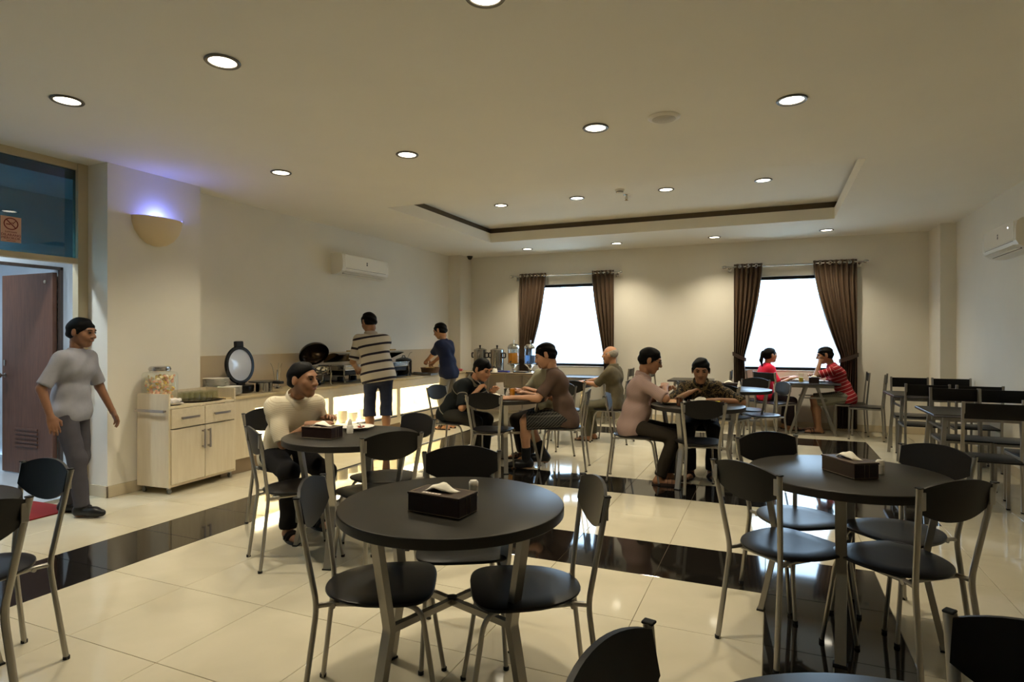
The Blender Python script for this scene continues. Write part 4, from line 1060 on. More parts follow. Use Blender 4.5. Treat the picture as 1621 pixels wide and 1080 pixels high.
# ================================================================== people (distance-field bodies meshed with surface nets)
class Vol:
    def __init__(s, lo, hi, h):
        s.lo = np.array(lo, float); s.h = h
        s.n = np.ceil((np.array(hi, float) - s.lo)/h).astype(int) + 1
        s.ax = [s.lo[i] + h*np.arange(s.n[i]) for i in range(3)]
        s.d = np.full(tuple(s.n), .2, np.float32)
    def sub(s, lo, hi):
        sl = []
        for i in range(3):
            a = int(max(0, math.floor((lo[i]-s.lo[i])/s.h))); b = int(min(s.n[i], math.ceil((hi[i]-s.lo[i])/s.h)+1))
            sl.append(slice(a, max(b, a)))
        sl = tuple(sl)
        X = s.ax[0][sl[0]][:, None, None]; Y = s.ax[1][sl[1]][None, :, None]; Z = s.ax[2][sl[2]][None, None, :]
        return sl, X, Y, Z
    def put(s, fn, lo, hi, k, op='u'):
        m = .05 + k
        sl, X, Y, Z = s.sub(np.array(lo)-m, np.array(hi)+m)
        d1 = fn(X, Y, Z); d0 = s.d[sl]
        if d0.size == 0: return
        if op == 'u':
            t = np.clip(.5+.5*(d0-d1)/k, 0, 1); s.d[sl] = d0*(1-t)+d1*t - k*t*(1-t)
        else:
            t = np.clip(.5-.5*(d0+d1)/k, 0, 1); s.d[sl] = d0*(1-t)+(-d1)*t + k*t*(1-t)
    def cap(s, a, b, ra, rb, k=.02, op='u', cut=None):
        a = np.array(a, float); b = np.array(b, float); ba = b-a; L2 = max(ba@ba, 1e-9)
        def fn(X, Y, Z):
            px, py, pz = X-a[0], Y-a[1], Z-a[2]
            t = np.clip((px*ba[0]+py*ba[1]+pz*ba[2])/L2, 0, 1)
            d = np.sqrt((px-ba[0]*t)**2+(py-ba[1]*t)**2+(pz-ba[2]*t)**2) - (ra+(rb-ra)*t)
            if cut is not None:                     # flat end at b
                L = math.sqrt(L2); d = np.maximum(d, (px*ba[0]+py*ba[1]+pz*ba[2])/L - L*cut)
            return d
        r = max(ra, rb); s.put(fn, np.minimum(a, b)-r, np.maximum(a, b)+r, k, op)
    def ell(s, c, r, k=.02, op='u', M=None):
        c = np.array(c, float); r = np.array(r, float)
        def fn(X, Y, Z):
            px, py, pz = X-c[0], Y-c[1], Z-c[2]
            if M is not None:
                px, py, pz = [M[0][i]*px+M[1][i]*py+M[2][i]*pz for i in range(3)]
            q = np.sqrt((px/r[0])**2+(py/r[1])**2+(pz/r[2])**2)
            return (q-1)*r.min()*np.clip(.75+.25*q, 0, 1.3)
        R_ = r.max() if M is not None else r
        s.put(fn, c-R_, c+R_, k, op)
    def plane(s, p, n):
        n = np.array(n, float)/np.linalg.norm(n); p = np.array(p, float)
        X, Y, Z = s.ax[0][:, None, None], s.ax[1][None, :, None], s.ax[2][None, None, :]
        s.d = np.maximum(s.d, ((X-p[0])*n[0]+(Y-p[1])*n[1]+(Z-p[2])*n[2]).astype(np.float32))
    def wrinkle(s, amp, f=38.0, seed=0.0):
        X, Y, Z = s.ax[0][:, None, None], s.ax[1][None, :, None], s.ax[2][None, None, :]
        s.d = s.d + (amp*np.sin(f*(.9*Z+.5*X-.3*Y)+seed+2.2*np.sin(11*X+5*Z+seed))*np.sin(9*Y+7*X-8*Z+1.7*seed)).astype(np.float32)
    def mesh(s):
        d = s.d; sg = d < 0; n = s.n
        c = np.zeros(tuple(n-1), np.int8)
        offs = [(i, j, k) for i in (0, 1) for j in (0, 1) for k in (0, 1)]
        for i, j, k in offs: c += sg[i:n[0]-1+i, j:n[1]-1+j, k:n[2]-1+k]
        act = (c > 0) & (c < 8); idx = np.argwhere(act)
        vals = np.stack([d[idx[:, 0]+i, idx[:, 1]+j, idx[:, 2]+k] for i, j, k in offs], 1)
        acc = np.zeros((len(idx), 3)); cnt = np.zeros(len(idx))
        for a in range(8):
            for b in range(a+1, 8):
                oa, ob = np.array(offs[a]), np.array(offs[b])
                if np.abs(oa-ob).sum() != 1: continue
                va, vb = vals[:, a], vals[:, b]; m = (va < 0) != (vb < 0)
                t = np.where(m, va/np.where(m, va-vb, 1), 0)
                acc += m[:, None]*(oa + (ob-oa)*t[:, None]); cnt += m
        verts = (idx + acc/np.maximum(cnt, 1)[:, None])*s.h + s.lo
        ids = np.full(tuple(n-1), -1, np.int64); ids[tuple(idx.T)] = np.arange(len(idx))
        F = []
        for ax in range(3):
            sl0 = [slice(None)]*3; sl1 = [slice(None)]*3
            sl0[ax] = slice(0, n[ax]-1); sl1[ax] = slice(1, n[ax])
            e = np.argwhere(sg[tuple(sl0)] != sg[tuple(sl1)])
            u, w = [q for q in range(3) if q != ax]
            e = e[(e[:, u] > 0) & (e[:, w] > 0) & (e[:, u] < n[u]-1) & (e[:, w] < n[w]-1)]
            if not len(e): continue
            def cell(du, dw):
                q = e.copy(); q[:, u] -= du; q[:, w] -= dw; return ids[q[:, 0], q[:, 1], q[:, 2]]
            q = np.stack([cell(1, 1), cell(0, 1), cell(0, 0), cell(1, 0)], 1)
            inside = sg[e[:, 0], e[:, 1], e[:, 2]]
            flip = inside if ax != 1 else ~inside
            q[~flip] = q[~flip][:, ::-1]
            F.append(q[(q >= 0).all(1)])
        return verts, np.concatenate(F) if F else np.zeros((0, 4), int)

def np_mesh(name, v, f, m, attr=None):
    me = bpy.data.meshes.new(name); me.from_pydata(v.tolist(), [], f.tolist()); me.materials.append(m)
    me.polygons.foreach_set('use_smooth', [True]*len(me.polygons))
    if attr is not None:
        at = me.attributes.new('s', 'FLOAT', 'POINT'); at.data.foreach_set('value', attr.astype(np.float32))
    me.update(); return me

# ---- head, hair and hands are meshed once and reused
def make_head():
    v = Vol((-.11, -.13, -.15), (.11, .15, .14), .0062)
    v.ell((0, -.012, .032), (.075, .095, .083), .02)
    v.ell((0, .026, -.030), (.060, .070, .078), .03)
    v.ell((0, .058, -.088), (.028, .026, .022), .03)
    v.cap((0, -.026, -.03), (0, -.028, -.085), .048, .044, .03)
    v.cap((-.034, .078, .030), (.034, .078, .030), .012, .012, .02)
    v.cap((-.045, .060, -.012), (-.03, .072, -.03), .016, .016, .02); v.cap((.045, .060, -.012), (.03, .072, -.03), .016, .016, .02)
    for s in (-1, 1): v.ell((s*.030, .100, .012), (.019, .016, .012), .012, 'd')
    v.cap((0, .090, .018), (0, .110, -.018), .008, .014, .012)
    for s in (-1, 1): v.ell((s*.013, .100, -.022), (.010, .012, .008), .008)
    v.ell((0, .090, -.046), (.025, .013, .006), .006); v.ell((0, .089, -.057), (.022, .013, .007), .006)
    for s in (-1, 1): v.ell((s*.077, -.006, -.004), (.010, .020, .031), .010)
    return v.mesh()
HEADV, HEADF = make_head()
def make_hair(style):
    v = Vol((-.12, -.20, -.20), (.12, .15, .16), .007)
    if style == 'bald':
        v.ell((0, -.016, .030), (.079, .097, .085), .01); v.plane((0, -.03, .055), (0, .35, 1.0)); v.plane((0, .0, -.045), (0, .25, -1)); v.wrinkle(.001, 160)
        return v.mesh()
    v.ell((0, -.013, .034), (.0805, .101, .090), .01); v.ell((0, -.045, -.010), (.074, .066, .062), .02)
    v.wrinkle(.0035, 95, 1.3)
    a = {'short': (.052, .92), 'receding': (.088, 1.22), 'fringe': (.036, .80), 'pony': (.048, .92)}[style]
    n = V(0, a[1], -1.0)                     # keep the part above a slanted hairline
    v.plane((0, .085, a[0]), n)
    if style in ('short', 'fringe'):
        for s in (-1, 1): v.cap((s*.074, .022, .025), (s*.073, .018, -.008), .012, .007, .01)
    if style == 'pony':
        v.ell((0, -.11, .045), (.03, .03, .03), .02); v.cap((0, -.125, .035), (0, -.150, -.08), .028, .026, .02); v.cap((0, -.150, -.08), (0, -.135, -.17), .026, .010, .02)
    return v.mesh()
HAIR = {}
def hair_mesh(style, m):
    if style not in HAIR: HAIR[style] = make_hair(style)
    return np_mesh('hair', HAIR[style][0], HAIR[style][1], m)
def make_hand(curl):
    """right hand: fingers +Y, palm -Z, thumb -X"""
    v = Vol((-.09, -.04, -.10), (.07, .21, .05), .0052)
    v.cap((0, -.03, 0), (0, .01, 0), .026, .027, .01)
    v.ell((0, .048, 0), (.041, .056, .017), .02)
    for x, L, y0 in ((-.030, .072, .082), (-.010, .082, .090), (.011, .076, .088), (.031, .058, .080)):
        p = V(x, y0, 0); a = curl*.35; r = .0098
        v.cap((x*.8, .05, 0), p, .011, r, .008)
        for f, dr in ((.45, .95), (.30, .9), (.25, .85)):
            q = p + V(x*.12*f, cos(a)*L*f, -sin(a)*L*f); v.cap(p, q, r, r*dr, .004); p = q; r *= dr; a += curl*.75
    t0 = V(-.030, .020, -.004); t1 = V(-.058, .052, -.014 - .012*curl); t2 = t1 + V(-.010 + .018*curl, .034, -.012*curl)
    v.cap(t0, t1, .015, .0125, .01); v.cap(t1, t2, .0125, .009, .005)
    return v.mesh()
HANDS = {k: make_hand(c) for k, c in (('flat', .15), ('relax', .55), ('grip', 1.25))}

eye_m = mat('dark_eye', (28, 20, 16), .15); lip_m = mat('lip', (128, 78, 66), .5)
eye_me = {s: MB().ball((s*.030, .0885, .0125), .0125, .006, .0062, 10, 6).mesh('eye', eye_m) for s in (-1, 1)}
brow_me = {}
def brows(m):
    if m.name not in brow_me:
        brow_me[m.name] = [MB().sweep([(s*.014, .0945, .029), (s*.030, .0925, .0345), (s*.046, .080, .031)], [(-.003, -.003), (.003, -.003), (.003, .003), (-.003, .003)], up=(0, 1, 0)).mesh('eyebrow', m) for s in (-1, 1)]
    return brow_me[m.name]
lip_me = MB().ball((0, .0985, -.0515), .022, .0055, .0042, 12, 6).mesh('lips', lip_m)

HS = 1.06                       # head size
def rot(ax, a):
    c, s_ = cos(a), sin(a)
    if ax == 'x': return np.array([[1, 0, 0], [0, c, -s_], [0, s_, c]])
    if ax == 'z': return np.array([[c, -s_, 0], [s_, c, 0], [0, 0, 1]])
    return np.array([[c, 0, s_], [0, 1, 0], [-s_, 0, c]])
def two_bone(a, t, l1, l2, hint):
    a = np.array(a, float); t = np.array(t, float); d = t-a; L = np.linalg.norm(d)
    if L > (l1+l2)*.995: t = a + d/L*(l1+l2)*.995; d = t-a; L = np.linalg.norm(d)
    u = d/L; x = (l1*l1-l2*l2+L*L)/(2*L); h = math.sqrt(max(l1*l1-x*x, 0))
    n = np.array(hint, float); n = n - u*(n@u); n /= np.linalg.norm(n)+1e-9
    return a+u*x+n*h, t

def person(label, x, y, face, shirt, pants, skin, hair_m, s=1.0, seat=None, lean=5, head_pitch=0, head_yaw=0, twist=0, tilt=0,
           hands=None, hand_pose=('relax', 'relax'), elbows=None, feet=None, hair='short', sleeve=.75, hem=.10, legs=1.0, shoe='sandal', shoe_m=None,
           collar=None, belly=0.0, glasses=None, watch=None, fat=1.0, sock=None, palm=None):
    """hands: world wrist positions (left, right); legs: fraction of the leg the trousers cover; local frame x right, y forward, z up"""
    root = thing('person', label, 'person', (x, y, 0), radians(face)-pi/2)
    A = radians(face)-pi/2; ca, sa = cos(A), sin(A)
    def loc(p): dx, dy = p[0]-x, p[1]-y; return V(ca*dx+sa*dy, -sa*dx+ca*dy, p[2])
    zp = (seat + .092*s) if seat else .905*s
    P = V(0, 0, zp); ln = radians(lean)
    def updir(k): return rot('y', radians(tilt)*k) @ rot('x', -ln*k) @ V(0, 0, 1)
    waist = P + updir(.75)*.15*s; chest = waist + updir(1.0)*.19*s; neck = chest + updir(1.12)*.155*s
    right = rot('z', radians(twist)) @ V(1, 0, 0); fwd = np.cross(updir(1.0), right)
    sh = {q: neck - updir(1.1)*.066*s + right*q*.168*s*fat**.3 for q in (-1, 1)}
    hc = neck + updir(1.0 if lean > 25 else 1.15)*.115*s + V(0, .030*s, .04*s)
    RH = rot('z', radians(head_yaw+twist)) @ rot('x', -radians(head_pitch))
    hip = {q: P + V(q*.088*s, 0, -.02*s) for q in (-1, 1)}
    ua, fa, th, sn = .275*s, .245*s, .415*s, .405*s
    W_, E_, K_, N_ = {}, {}, {}, {}
    for i, q in enumerate((-1, 1)):
        t = loc(hands[i]) if hands and hands[i] is not None else sh[q] + V(q*.06, .05, -.50*s)
        hint = (elbows[i] if elbows and elbows[i] is not None else (q*.45, -.5, -.8))
        E_[q], W_[q] = two_bone(sh[q], t, ua, fa, hint)
        if feet and feet[i] is not None: a = loc(feet[i])
        elif seat: a = V(q*.10, .37*s, .078*s)
        else: a = V(q*.10, .0, .078*s)
        K_[q], N_[q] = two_bone(hip[q], a, th, sn, (q*.12, 1, .55 if seat else .05))
    # ---------- body
    pts = np.array([P, neck, hc] + [v_ for d_ in (sh, E_, W_, K_, N_) for v_ in d_.values()])
    lo, hi = pts.min(0)-.16, pts.max(0)+.16; lo[2] = max(lo[2], -.02)
    b = Vol(lo, hi, .0125)
    def torso(vol, g, k=.07):
        vol.cap(P-right*.055*s, P+right*.055*s, .108*s*fat+g, .108*s*fat+g, k)
        vol.cap(waist-right*.050*s, waist+right*.050*s, .100*s*fat+g, .100*s*fat+g, k)
        vol.cap(chest-right*.068*s, chest+right*.068*s, .108*s*fat**.5+g, .108*s*fat**.5+g, k)
        vol.cap(sh[-1]+right*.02*s, sh[1]-right*.02*s, .058*s+g, .058*s+g, k)
        if belly: vol.ell(waist+fwd*.06*s+updir(1)*.0, (.125*s, .085*s+belly, .125*s), .05)
    torso(b, -.012)
    b.cap(neck-updir(1)*.03, hc+RH@V(0, -.025, -.03), .050*s, .052*s, .02)
    for q in (-1, 1):
        b.cap(sh[q], E_[q], .046*s, .038*s, .03); b.cap(E_[q], W_[q], .038*s, .026*s, .012)
        b.cap(hip[q], K_[q], .078*s, .052*s, .03); b.cap(K_[q], K_[q]+(N_[q]-K_[q])*.35, .050*s, .052*s, .02); b.cap(K_[q]+(N_[q]-K_[q])*.35, N_[q], .052*s, .034*s, .02)
        fd = V(q*.10, .95, 0) if seat or not feet else V(q*.08, 1, 0); fd /= np.linalg.norm(fd)
        zf = N_[q][2]-.05*s
        heel = V(N_[q][0], N_[q][1], zf)-fd*.03*s; ball_ = V(N_[q][0], N_[q][1], max(zf-.005, .022))+fd*.12*s; toe = ball_+fd*.055*s
        b.cap(N_[q], heel, .036*s, .030*s, .02); b.cap(heel, ball_, .030*s, .028*s, .03); b.cap(ball_-V(.015, 0, 0), toe, .028*s, .018*s, .02)
    bv, bf = b.mesh()
    vs_, fs_ = [bv], [bf]; o = len(bv)
    vs_.append((HEADV*s*HS) @ RH.T + hc); fs_.append(HEADF+o); o += len(HEADV)
    HM = {}
    for i, q in enumerate((-1, 1)):
        hv, hf = HANDS[hand_pose[i]]; hv = hv.copy(); hf = hf.copy()
        if q < 0: hv[:, 0] *= -1; hf = hf[:, ::-1]
        d = W_[q]-E_[q]; d /= np.linalg.norm(d)
        pn = np.array(palm[i], float) if palm and palm[i] is not None else V(-q*.3, 0, -1)
        if hands and hand_pose[i] == 'flat': d = d*V(1, 1, .15); d /= np.linalg.norm(d)
        Z = -(pn-d*(pn@d)); Z /= np.linalg.norm(Z); X = np.cross(d, Z)
        M_ = np.stack([X, d, Z], 1); HM[q] = (M_, W_[q])
        vs_.append((hv*s*.95) @ M_.T + W_[q]); fs_.append(hf+o); o += len(hv)
    sk = mat('skin_%d_%d_%d' % skin, skin, .5, var=.06, scale=14)
    body = link('body', np_mesh('body', np.concatenate(vs_), np.concatenate(fs_), sk), root)
    MH = Matrix([[*(RH[i]*s*HS), hc[i]] for i in range(3)] + [[0, 0, 0, 1]])
    def onhead(name, me, par): ob = link(name, me, par); ob.matrix_local = MH; return ob
    for e_ in eye_me.values(): onhead('eye', e_, body)
    for e_ in brows(hair_m): onhead('eyebrow', e_, body)
    onhead('lips', lip_me, body)
    onhead('hair', hair_mesh(hair, hair_m), root)
    if glasses:
        g = MB()
        for q in (-1, 1):
            g.sweep([(q*.031+.021*cos(a), .104, .008+.015*sin(a)) for a in np.linspace(0, 2*pi, 17)[:-1]], [(-.0015, -.0015), (.0015, -.0015), (.0015, .0015), (-.0015, .0015)], up=(0, 1, 0), closed=True)
            g.tube([(q*.052, .103, .012), (q*.074, .07, .014), (q*.082, -.01, .016)], .0022, 5)
        g.tube([(-.010, .106, .012), (.010, .106, .012)], .002, 5); onhead('eyeglasses', g.mesh('eyeglasses', glasses), root)
    # ---------- shirt
    pts = np.array([P, neck] + list(sh.values()) + list(E_.values()) + (list(W_.values()) if sleeve > 1 else []))
    v = Vol(pts.min(0)-.20, pts.max(0)+.15, .0115)
    torso(v, .010)
    v.cap(P-right*.06*s-updir(.7)*.05*s, P+right*.06*s-updir(.7)*.05*s, .112*s*fat+.008, .112*s*fat+.008, .05)
    v.plane(P-updir(.75)*hem*s, -updir(.75) if not seat else -(updir(.75)+V(0, -.35, 0)))
    for q in (-1, 1):
        e2 = sh[q]+(E_[q]-sh[q])*min(sleeve, 1.0)
        v.cap(sh[q]-right*q*.012, e2, .054*s, .060*s if sleeve <= 1 else .054*s, .035, cut=1.0 if sleeve <= 1 else None)
        if sleeve > 1: v.cap(E_[q], E_[q]+(W_[q]-E_[q])*(sleeve-1), .052*s, .042*s, .02, cut=1.0)
    nd = hc+RH@V(0, -.025, -.03)-neck; nd /= np.linalg.norm(nd)
    v.cap(neck-nd*.07*s, neck+nd*.018*s, .074*s, .060*s, .04, cut=1.0)
    v.wrinkle(.0045, 34, x*3.1+y)
    sv, sf = v.mesh()
    up_ = neck-P; L_ = np.linalg.norm(up_); up_ = up_/L_
    sp_ = (sv-P) @ up_
    dt = np.linalg.norm((sv-P)-np.outer(np.clip(sp_, 0, L_), up_), axis=1)
    for q in (-1, 1):
        ax = E_[q]-sh[q]; La = np.linalg.norm(ax); ax = ax/La
        ta = (sv-sh[q]) @ ax; da = np.linalg.norm((sv-sh[q])-np.outer(np.clip(ta, 0, La), ax), axis=1)
        m = (da < .075*s) & (ta > .02) & (dt > .13*s)
        sp_ = np.where(m, (sh[q]-P) @ up_ - ta*1.0, sp_)
    so = link('shirt', np_mesh('shirt', sv, sf, shirt, sp_), root)
    if collar:
        c = neck + nd*.014*s; ring = []
        for a in np.linspace(0, 2*pi, 25)[:-1]:
            ring.append(c + right*.078*s*cos(a) + (fwd*.080*s*sin(a)) - updir(1)*(.034*s*max(0, sin(a))))
        MB().sweep(ring, [(-.006, -.026), (.006, -.030), (.003, .014), (-.004, .022)], up=tuple(updir(1)), closed=True).build('collar', collar, so)
    # ---------- trousers
    pts = np.array([P, waist] + list(K_.values()) + list(N_.values()))
    v = Vol(np.maximum(pts.min(0)-.15, [-9, -9, .0]), pts.max(0)+.15, .0125)
    v.cap(P-right*.058*s, P+right*.058*s, .112*s*fat, .112*s*fat, .05); v.cap(waist-right*.04*s-updir(.7)*.04*s, waist+right*.04*s-updir(.7)*.04*s, .098*s*fat, .098*s*fat, .05)
    for q in (-1, 1):
        if legs <= .55:
            v.cap(hip[q], hip[q]+(K_[q]-hip[q])*(legs*2), .092*s, .086*s, .03, cut=1.0)
        else:
            v.cap(hip[q], K_[q], .090*s, .068*s, .03)
            if legs < .7: v.cap(K_[q], K_[q]+(N_[q]-K_[q])*(legs*2-1), .072*s, .082*s, .02, cut=1.0)
            else: v.cap(K_[q], K_[q]+(N_[q]-K_[q])*min(1, legs*2-1), .066*s, .060*s, .03, cut=1.0)
    (None if seat else v.plane(waist-updir(.7)*.02, updir(.75))); v.wrinkle(.004, 30, y*2.3+x)
    tv, tf = v.mesh()
    link('trousers' if legs > .7 else 'shorts', np_mesh('trousers', tv, tf, pants), root)
    # ---------- footwear
    shoe_m = shoe_m or mat('brown_leather_sandal', (52, 36, 28), .6)
    for q in (-1, 1):
        fd = V(q*.10, .95, 0) if seat or not feet else V(q*.08, 1, 0); fd /= np.linalg.norm(fd); rt_ = V(fd[1], -fd[0], 0)
        zf = N_[q][2]-.078*s; c = V(N_[q][0], N_[q][1], zf)
        def outl(g): return [c+fd*(.06+(.135+g)*sin(a))*s + rt_*(.043+g)*s*cos(a)*(1+.12*sin(a)) for a in np.linspace(0, 2*pi, 25)[:-1]]
        if shoe == 'sandal':
            so_ = MB(); r0 = outl(0); so_.add([(p[0], p[1], p[2]+.0005) for p in r0]+[(p[0], p[1], p[2]+.020) for p in r0], [tuple(range(23, -1, -1)), tuple(range(24, 48))]+[(i, (i+1) % 24, 24+(i+1) % 24, 24+i) for i in range(24)])
            sole = so_.build('sandal', shoe_m, root)
            st = MB()
            for k_ in (.075, .115):
                st.sweep([c+fd*k_*s+rt_*.046*s*cos(a)+V(0, 0, .018+.052*s*sin(a)*(1.1-k_*3)) for a in np.linspace(0, pi, 9)], [(-.012, -.002), (.012, -.002), (.012, .002), (-.012, .002)], up=None)
            st.build('strap', shoe_m, sole)
        else:
            g = Vol(c+V(-.18, -.18, -.0)*s, c+V(.24, .24, .17)*s, .009)
            hl = c-fd*.03*s+V(0, 0, .045*s); bl = c+fd*.11*s+V(0, 0, .038*s)
            g.cap(hl, bl, .042*s, .042*s, .02); g.cap(bl, bl+fd*.065*s-V(0, 0, .006*s), .042*s, .030*s, .02); g.cap(hl, N_[q]+V(0, 0, .02), .042*s, .044*s, .02); g.plane(c+V(0, 0, .0008), (0, 0, -1))
            gv, gf = g.mesh(); link('shoe', np_mesh('shoe', gv, gf, shoe_m), root)
        if sock:
            u = (K_[q]-N_[q]); u /= np.linalg.norm(u)
            g = Vol(np.minimum(N_[q], K_[q])-.09, np.maximum(N_[q], K_[q])+.09, .010); g.cap(N_[q]-u*.02, N_[q]+u*.15, .044*s, .052*s, .02, cut=1.0); gv, gf = g.mesh(); link('sock', np_mesh('sock', gv, gf, sock), root)
    if watch is not None:
        M_, w0 = HM[watch]; d = M_[:, 1]; c = w0-d*.02
        MB().sweep([c+(M_[:, 0]*cos(a)+M_[:, 2]*sin(a))*.031*s for a in np.linspace(0, 2*pi, 21)[:-1]], [(-.010, -.003), (.010, -.003), (.010, .003), (-.010, .003)], up=None, closed=True).build('wristwatch', chrome, root)
    return root, HM, (x, y, A)
def held(HM, ctx, q, name, label, cat, mb, m):
    """a thing in a hand: mb is in hand coordinates (fingers +Y, palm -Z)"""
    M_, w = HM[q]; x, y, A = ctx
    M4 = Matrix.Translation((x, y, 0)) @ Matrix.Rotation(A, 4, 'Z') @ Matrix([[*M_[i], w[i]] for i in range(3)]+[[0, 0, 0, 1]])
    o = mb.build(name, m); o.matrix_world = M4; return tag(o, label, cat)

blackh = mat('black_hair', (7, 6, 5), .6, spec=.12, var=.2, scale=60, bump=.2, bscale=300); greyh = mat('grey_hair', (150, 142, 130), .7, var=.15, scale=60)
S1, S2, S3, S4 = (150, 108, 78), (176, 128, 94), (132, 92, 66), (190, 142, 110)
def cloth(name, c, var=.06): return mat(name, c, .88, var=var, scale=18, bump=.15, bscale=300, spec=.2)
navy = cloth('navy_denim', (40, 46, 66), .12)
blackc = cloth('black_trouser_cloth', (26, 24, 24)); brownc = cloth('dark_brown_trouser_cloth', (44, 38, 30))
# man in cream shirt leaning on the round table
person('man in a cream short-sleeved shirt leaning on the round table by the cart', -3.37, 3.47, -24,
       attr_stripes('cream_knit_shirt', (216, 206, 182), [(.5, .75, (194, 180, 152))], period=.012), blackc, S1, blackh, seat=.455, lean=33, head_pitch=4, head_yaw=26,
       hands=((-3.02, 3.56, .80), (-2.93, 3.27, .80)), hair='receding', sleeve=.95, hem=.10, collar=cloth('cream_collar', (214, 204, 182)), shoe_m=mat('black_sandal', (24, 22, 22), .5),
       feet=((-3.12, 3.52, .078), (-3.10, 3.24, .078)), hand_pose=('relax', 'flat'), watch=-1)
# man in the striped polo at the buffet
person('man in a grey polo shirt with dark stripes and denim shorts standing at the buffet', -4.60, 6.36, 130,
       attr_stripes('striped_polo', (176, 170, 158), [(.10, .36, (34, 30, 40))], period=.112), navy, S1, blackh, s=1.04, lean=10, head_pitch=28, head_yaw=30, tilt=-10,
       hands=((-4.98, 6.42, 1.00), (-4.90, 6.78, 1.08)), sleeve=.92, hem=.10, legs=.62, fat=1.28, collar=cloth('grey_polo_collar', (160, 150, 138)), elbows=((-.25, -.3, -.9), (.8, -.2, -.6)), hand_pose=('grip', 'grip'))
# man in the navy T-shirt
person('man in a navy T-shirt and grey trousers standing at the far end of the buffet', -4.55, 8.10, 180, cloth('navy_tshirt', (26, 32, 56)), cloth('grey_trousers', (128, 122, 110)), S2, blackh, s=.98, lean=12, head_pitch=22,
       hands=((-5.10, 8.28, .98), (-5.06, 8.46, .98)), sleeve=.85, hem=.12, hand_pose=('grip', 'grip'))
# man in the black polo eating
r_, hm_, cx_ = person('man in a black polo shirt bent over his bowl with a spoon at his mouth', -3.38, 6.06, -6, attr_stripes('black_polo', (22, 26, 28), [(.02, .06, (120, 116, 104))], period=.30), cloth('dark_grey_trousers', (50, 48, 42)), S2, blackh, seat=.455, lean=42, head_pitch=22, head_yaw=-12,
       hands=((-2.86, 6.10, .785), (-2.955, 5.875, .815)), sleeve=.95, hem=.09, collar=cloth('grey_collar', (120, 114, 100)), hair='fringe', hand_pose=('relax', 'grip'), elbows=(None, (.6, .1, -.9)), feet=((-2.98, 6.12, .078), (-2.96, 5.96, .078)))
spoon = MB().tube([(-.03, .10, -.03), (-.09, .115, .0), (-.12, .12, .015)], .004, 6); spoon.ball((-.14, .125, .02), .022, .016, .007, 10, 6)
held(hm_, cx_, 1, 'spoon', 'steel spoon in the hand of the man in the black polo shirt', 'spoon', spoon, chrome)
# man in brown
person('man in a brown T-shirt and checked shorts reaching over the middle table', -2.03, 6.18, 198, cloth('brown_tshirt', (92, 74, 64)), checks('dark_check_shorts', (40, 40, 40), (84, 82, 76), (110, 106, 98), 30, thr=.6), S4, blackh, s=1.06, seat=.455, lean=17, head_pitch=24,
       hands=((-2.47, 5.74, .775), (-2.52, 6.14, .79)), sleeve=.85, hem=.10, legs=.48, hair='short', shoe='shoe', shoe_m=mat('black_shoe', (20, 19, 19), .4), sock=mat('black_sock', (18, 18, 19), .9), hand_pose=('flat', 'relax'), elbows=((-.3, -.2, -.9), None), feet=((-2.42, 6.00, .082), (-2.30, 6.20, .12)))
# man in grey-green behind the table
person('man in a grey-green T-shirt behind the middle table, mostly hidden by the man in brown', -2.40, 6.68, 240, cloth('grey_green_tshirt', (140, 138, 118)), brownc, S2, blackh, s=.97, seat=.455, lean=6, head_pitch=12, hands=((-2.46, 6.34, .80), (-2.70, 6.36, .80)), sleeve=.8, feet=((-2.56, 6.44, .078), (-2.68, 6.50, .078)))
# elderly man
person('elderly man with thin grey hair and an olive shirt, hand on the far round table', -1.93, 7.97, 174, cloth('olive_shirt', (92, 84, 66), .12), cloth('olive_trousers', (92, 88, 72)), S2, greyh, s=.96, seat=.455, lean=4, head_pitch=2, hands=((-2.36, 7.98, .785), (-2.40, 8.18, .785)), hair='bald', sleeve=.95, hem=.09, hand_pose=('flat', 'flat'), watch=-1, collar=cloth('olive_collar', (96, 88, 70)))
# man with glasses
r_, hm_, cx_ = person('man with glasses in a mauve checked shirt eating at the round table', -1.27, 5.93, 10, attr_stripes('mauve_check_shirt', (160, 136, 128), [(.5, .7, (146, 120, 112))], period=.014), brownc, S1, blackh, s=1.0, seat=.455, lean=14, head_pitch=20, belly=.02, fat=1.1,
       hands=((-.98, 6.14, .86), (-.95, 5.95, .92)), sleeve=.95, hem=.10, collar=cloth('mauve_collar', (160, 136, 128)), glasses=mat('black_spectacle_frame', (16, 16, 16), .3), elbows=(None, (.9, -.2, -.25)), hand_pose=('grip', 'grip'), feet=((-.92, 6.02, .078), (-.98, 5.83, .078)))
fk = MB().tube([(-.03, .08, -.03), (-.03, .10, -.12), (-.03, .11, -.15)], .0035, 6); held(hm_, cx_, 1, 'fork', 'steel fork in the hand of the man with glasses', 'fork', fk, chrome)
# man in batik facing the camera
r_, hm_, cx_ = person('man in a dark batik shirt facing the camera, bent over his tray', -.69, 6.66, -84, blotch('batik_shirt', [(0, (26, 24, 22)), (.47, (58, 50, 36)), (.54, (132, 112, 74)), (.60, (30, 28, 26)), (.66, (104, 90, 60))], 26), blackc, S1, blackh, seat=.455, lean=38, head_pitch=14, hands=((-.48, 6.24, .785), (-.77, 6.30, .84)), sleeve=1.0, hem=.09, hair='short', collar=cloth('batik_collar', (110, 96, 66), .3), hand_pose=('relax', 'grip'), elbows=((-1, -.1, -.3), (1, -.1, -.3)))
spoon = MB().tube([(-.03, .09, -.02), (.03, .12, -.01)], .0035, 6); spoon.ball((.055, .13, -.008), .022, .014, .006, 10, 6)
held(hm_, cx_, 1, 'spoon', 'steel spoon in the hand of the man in batik', 'spoon', spoon, chrome)
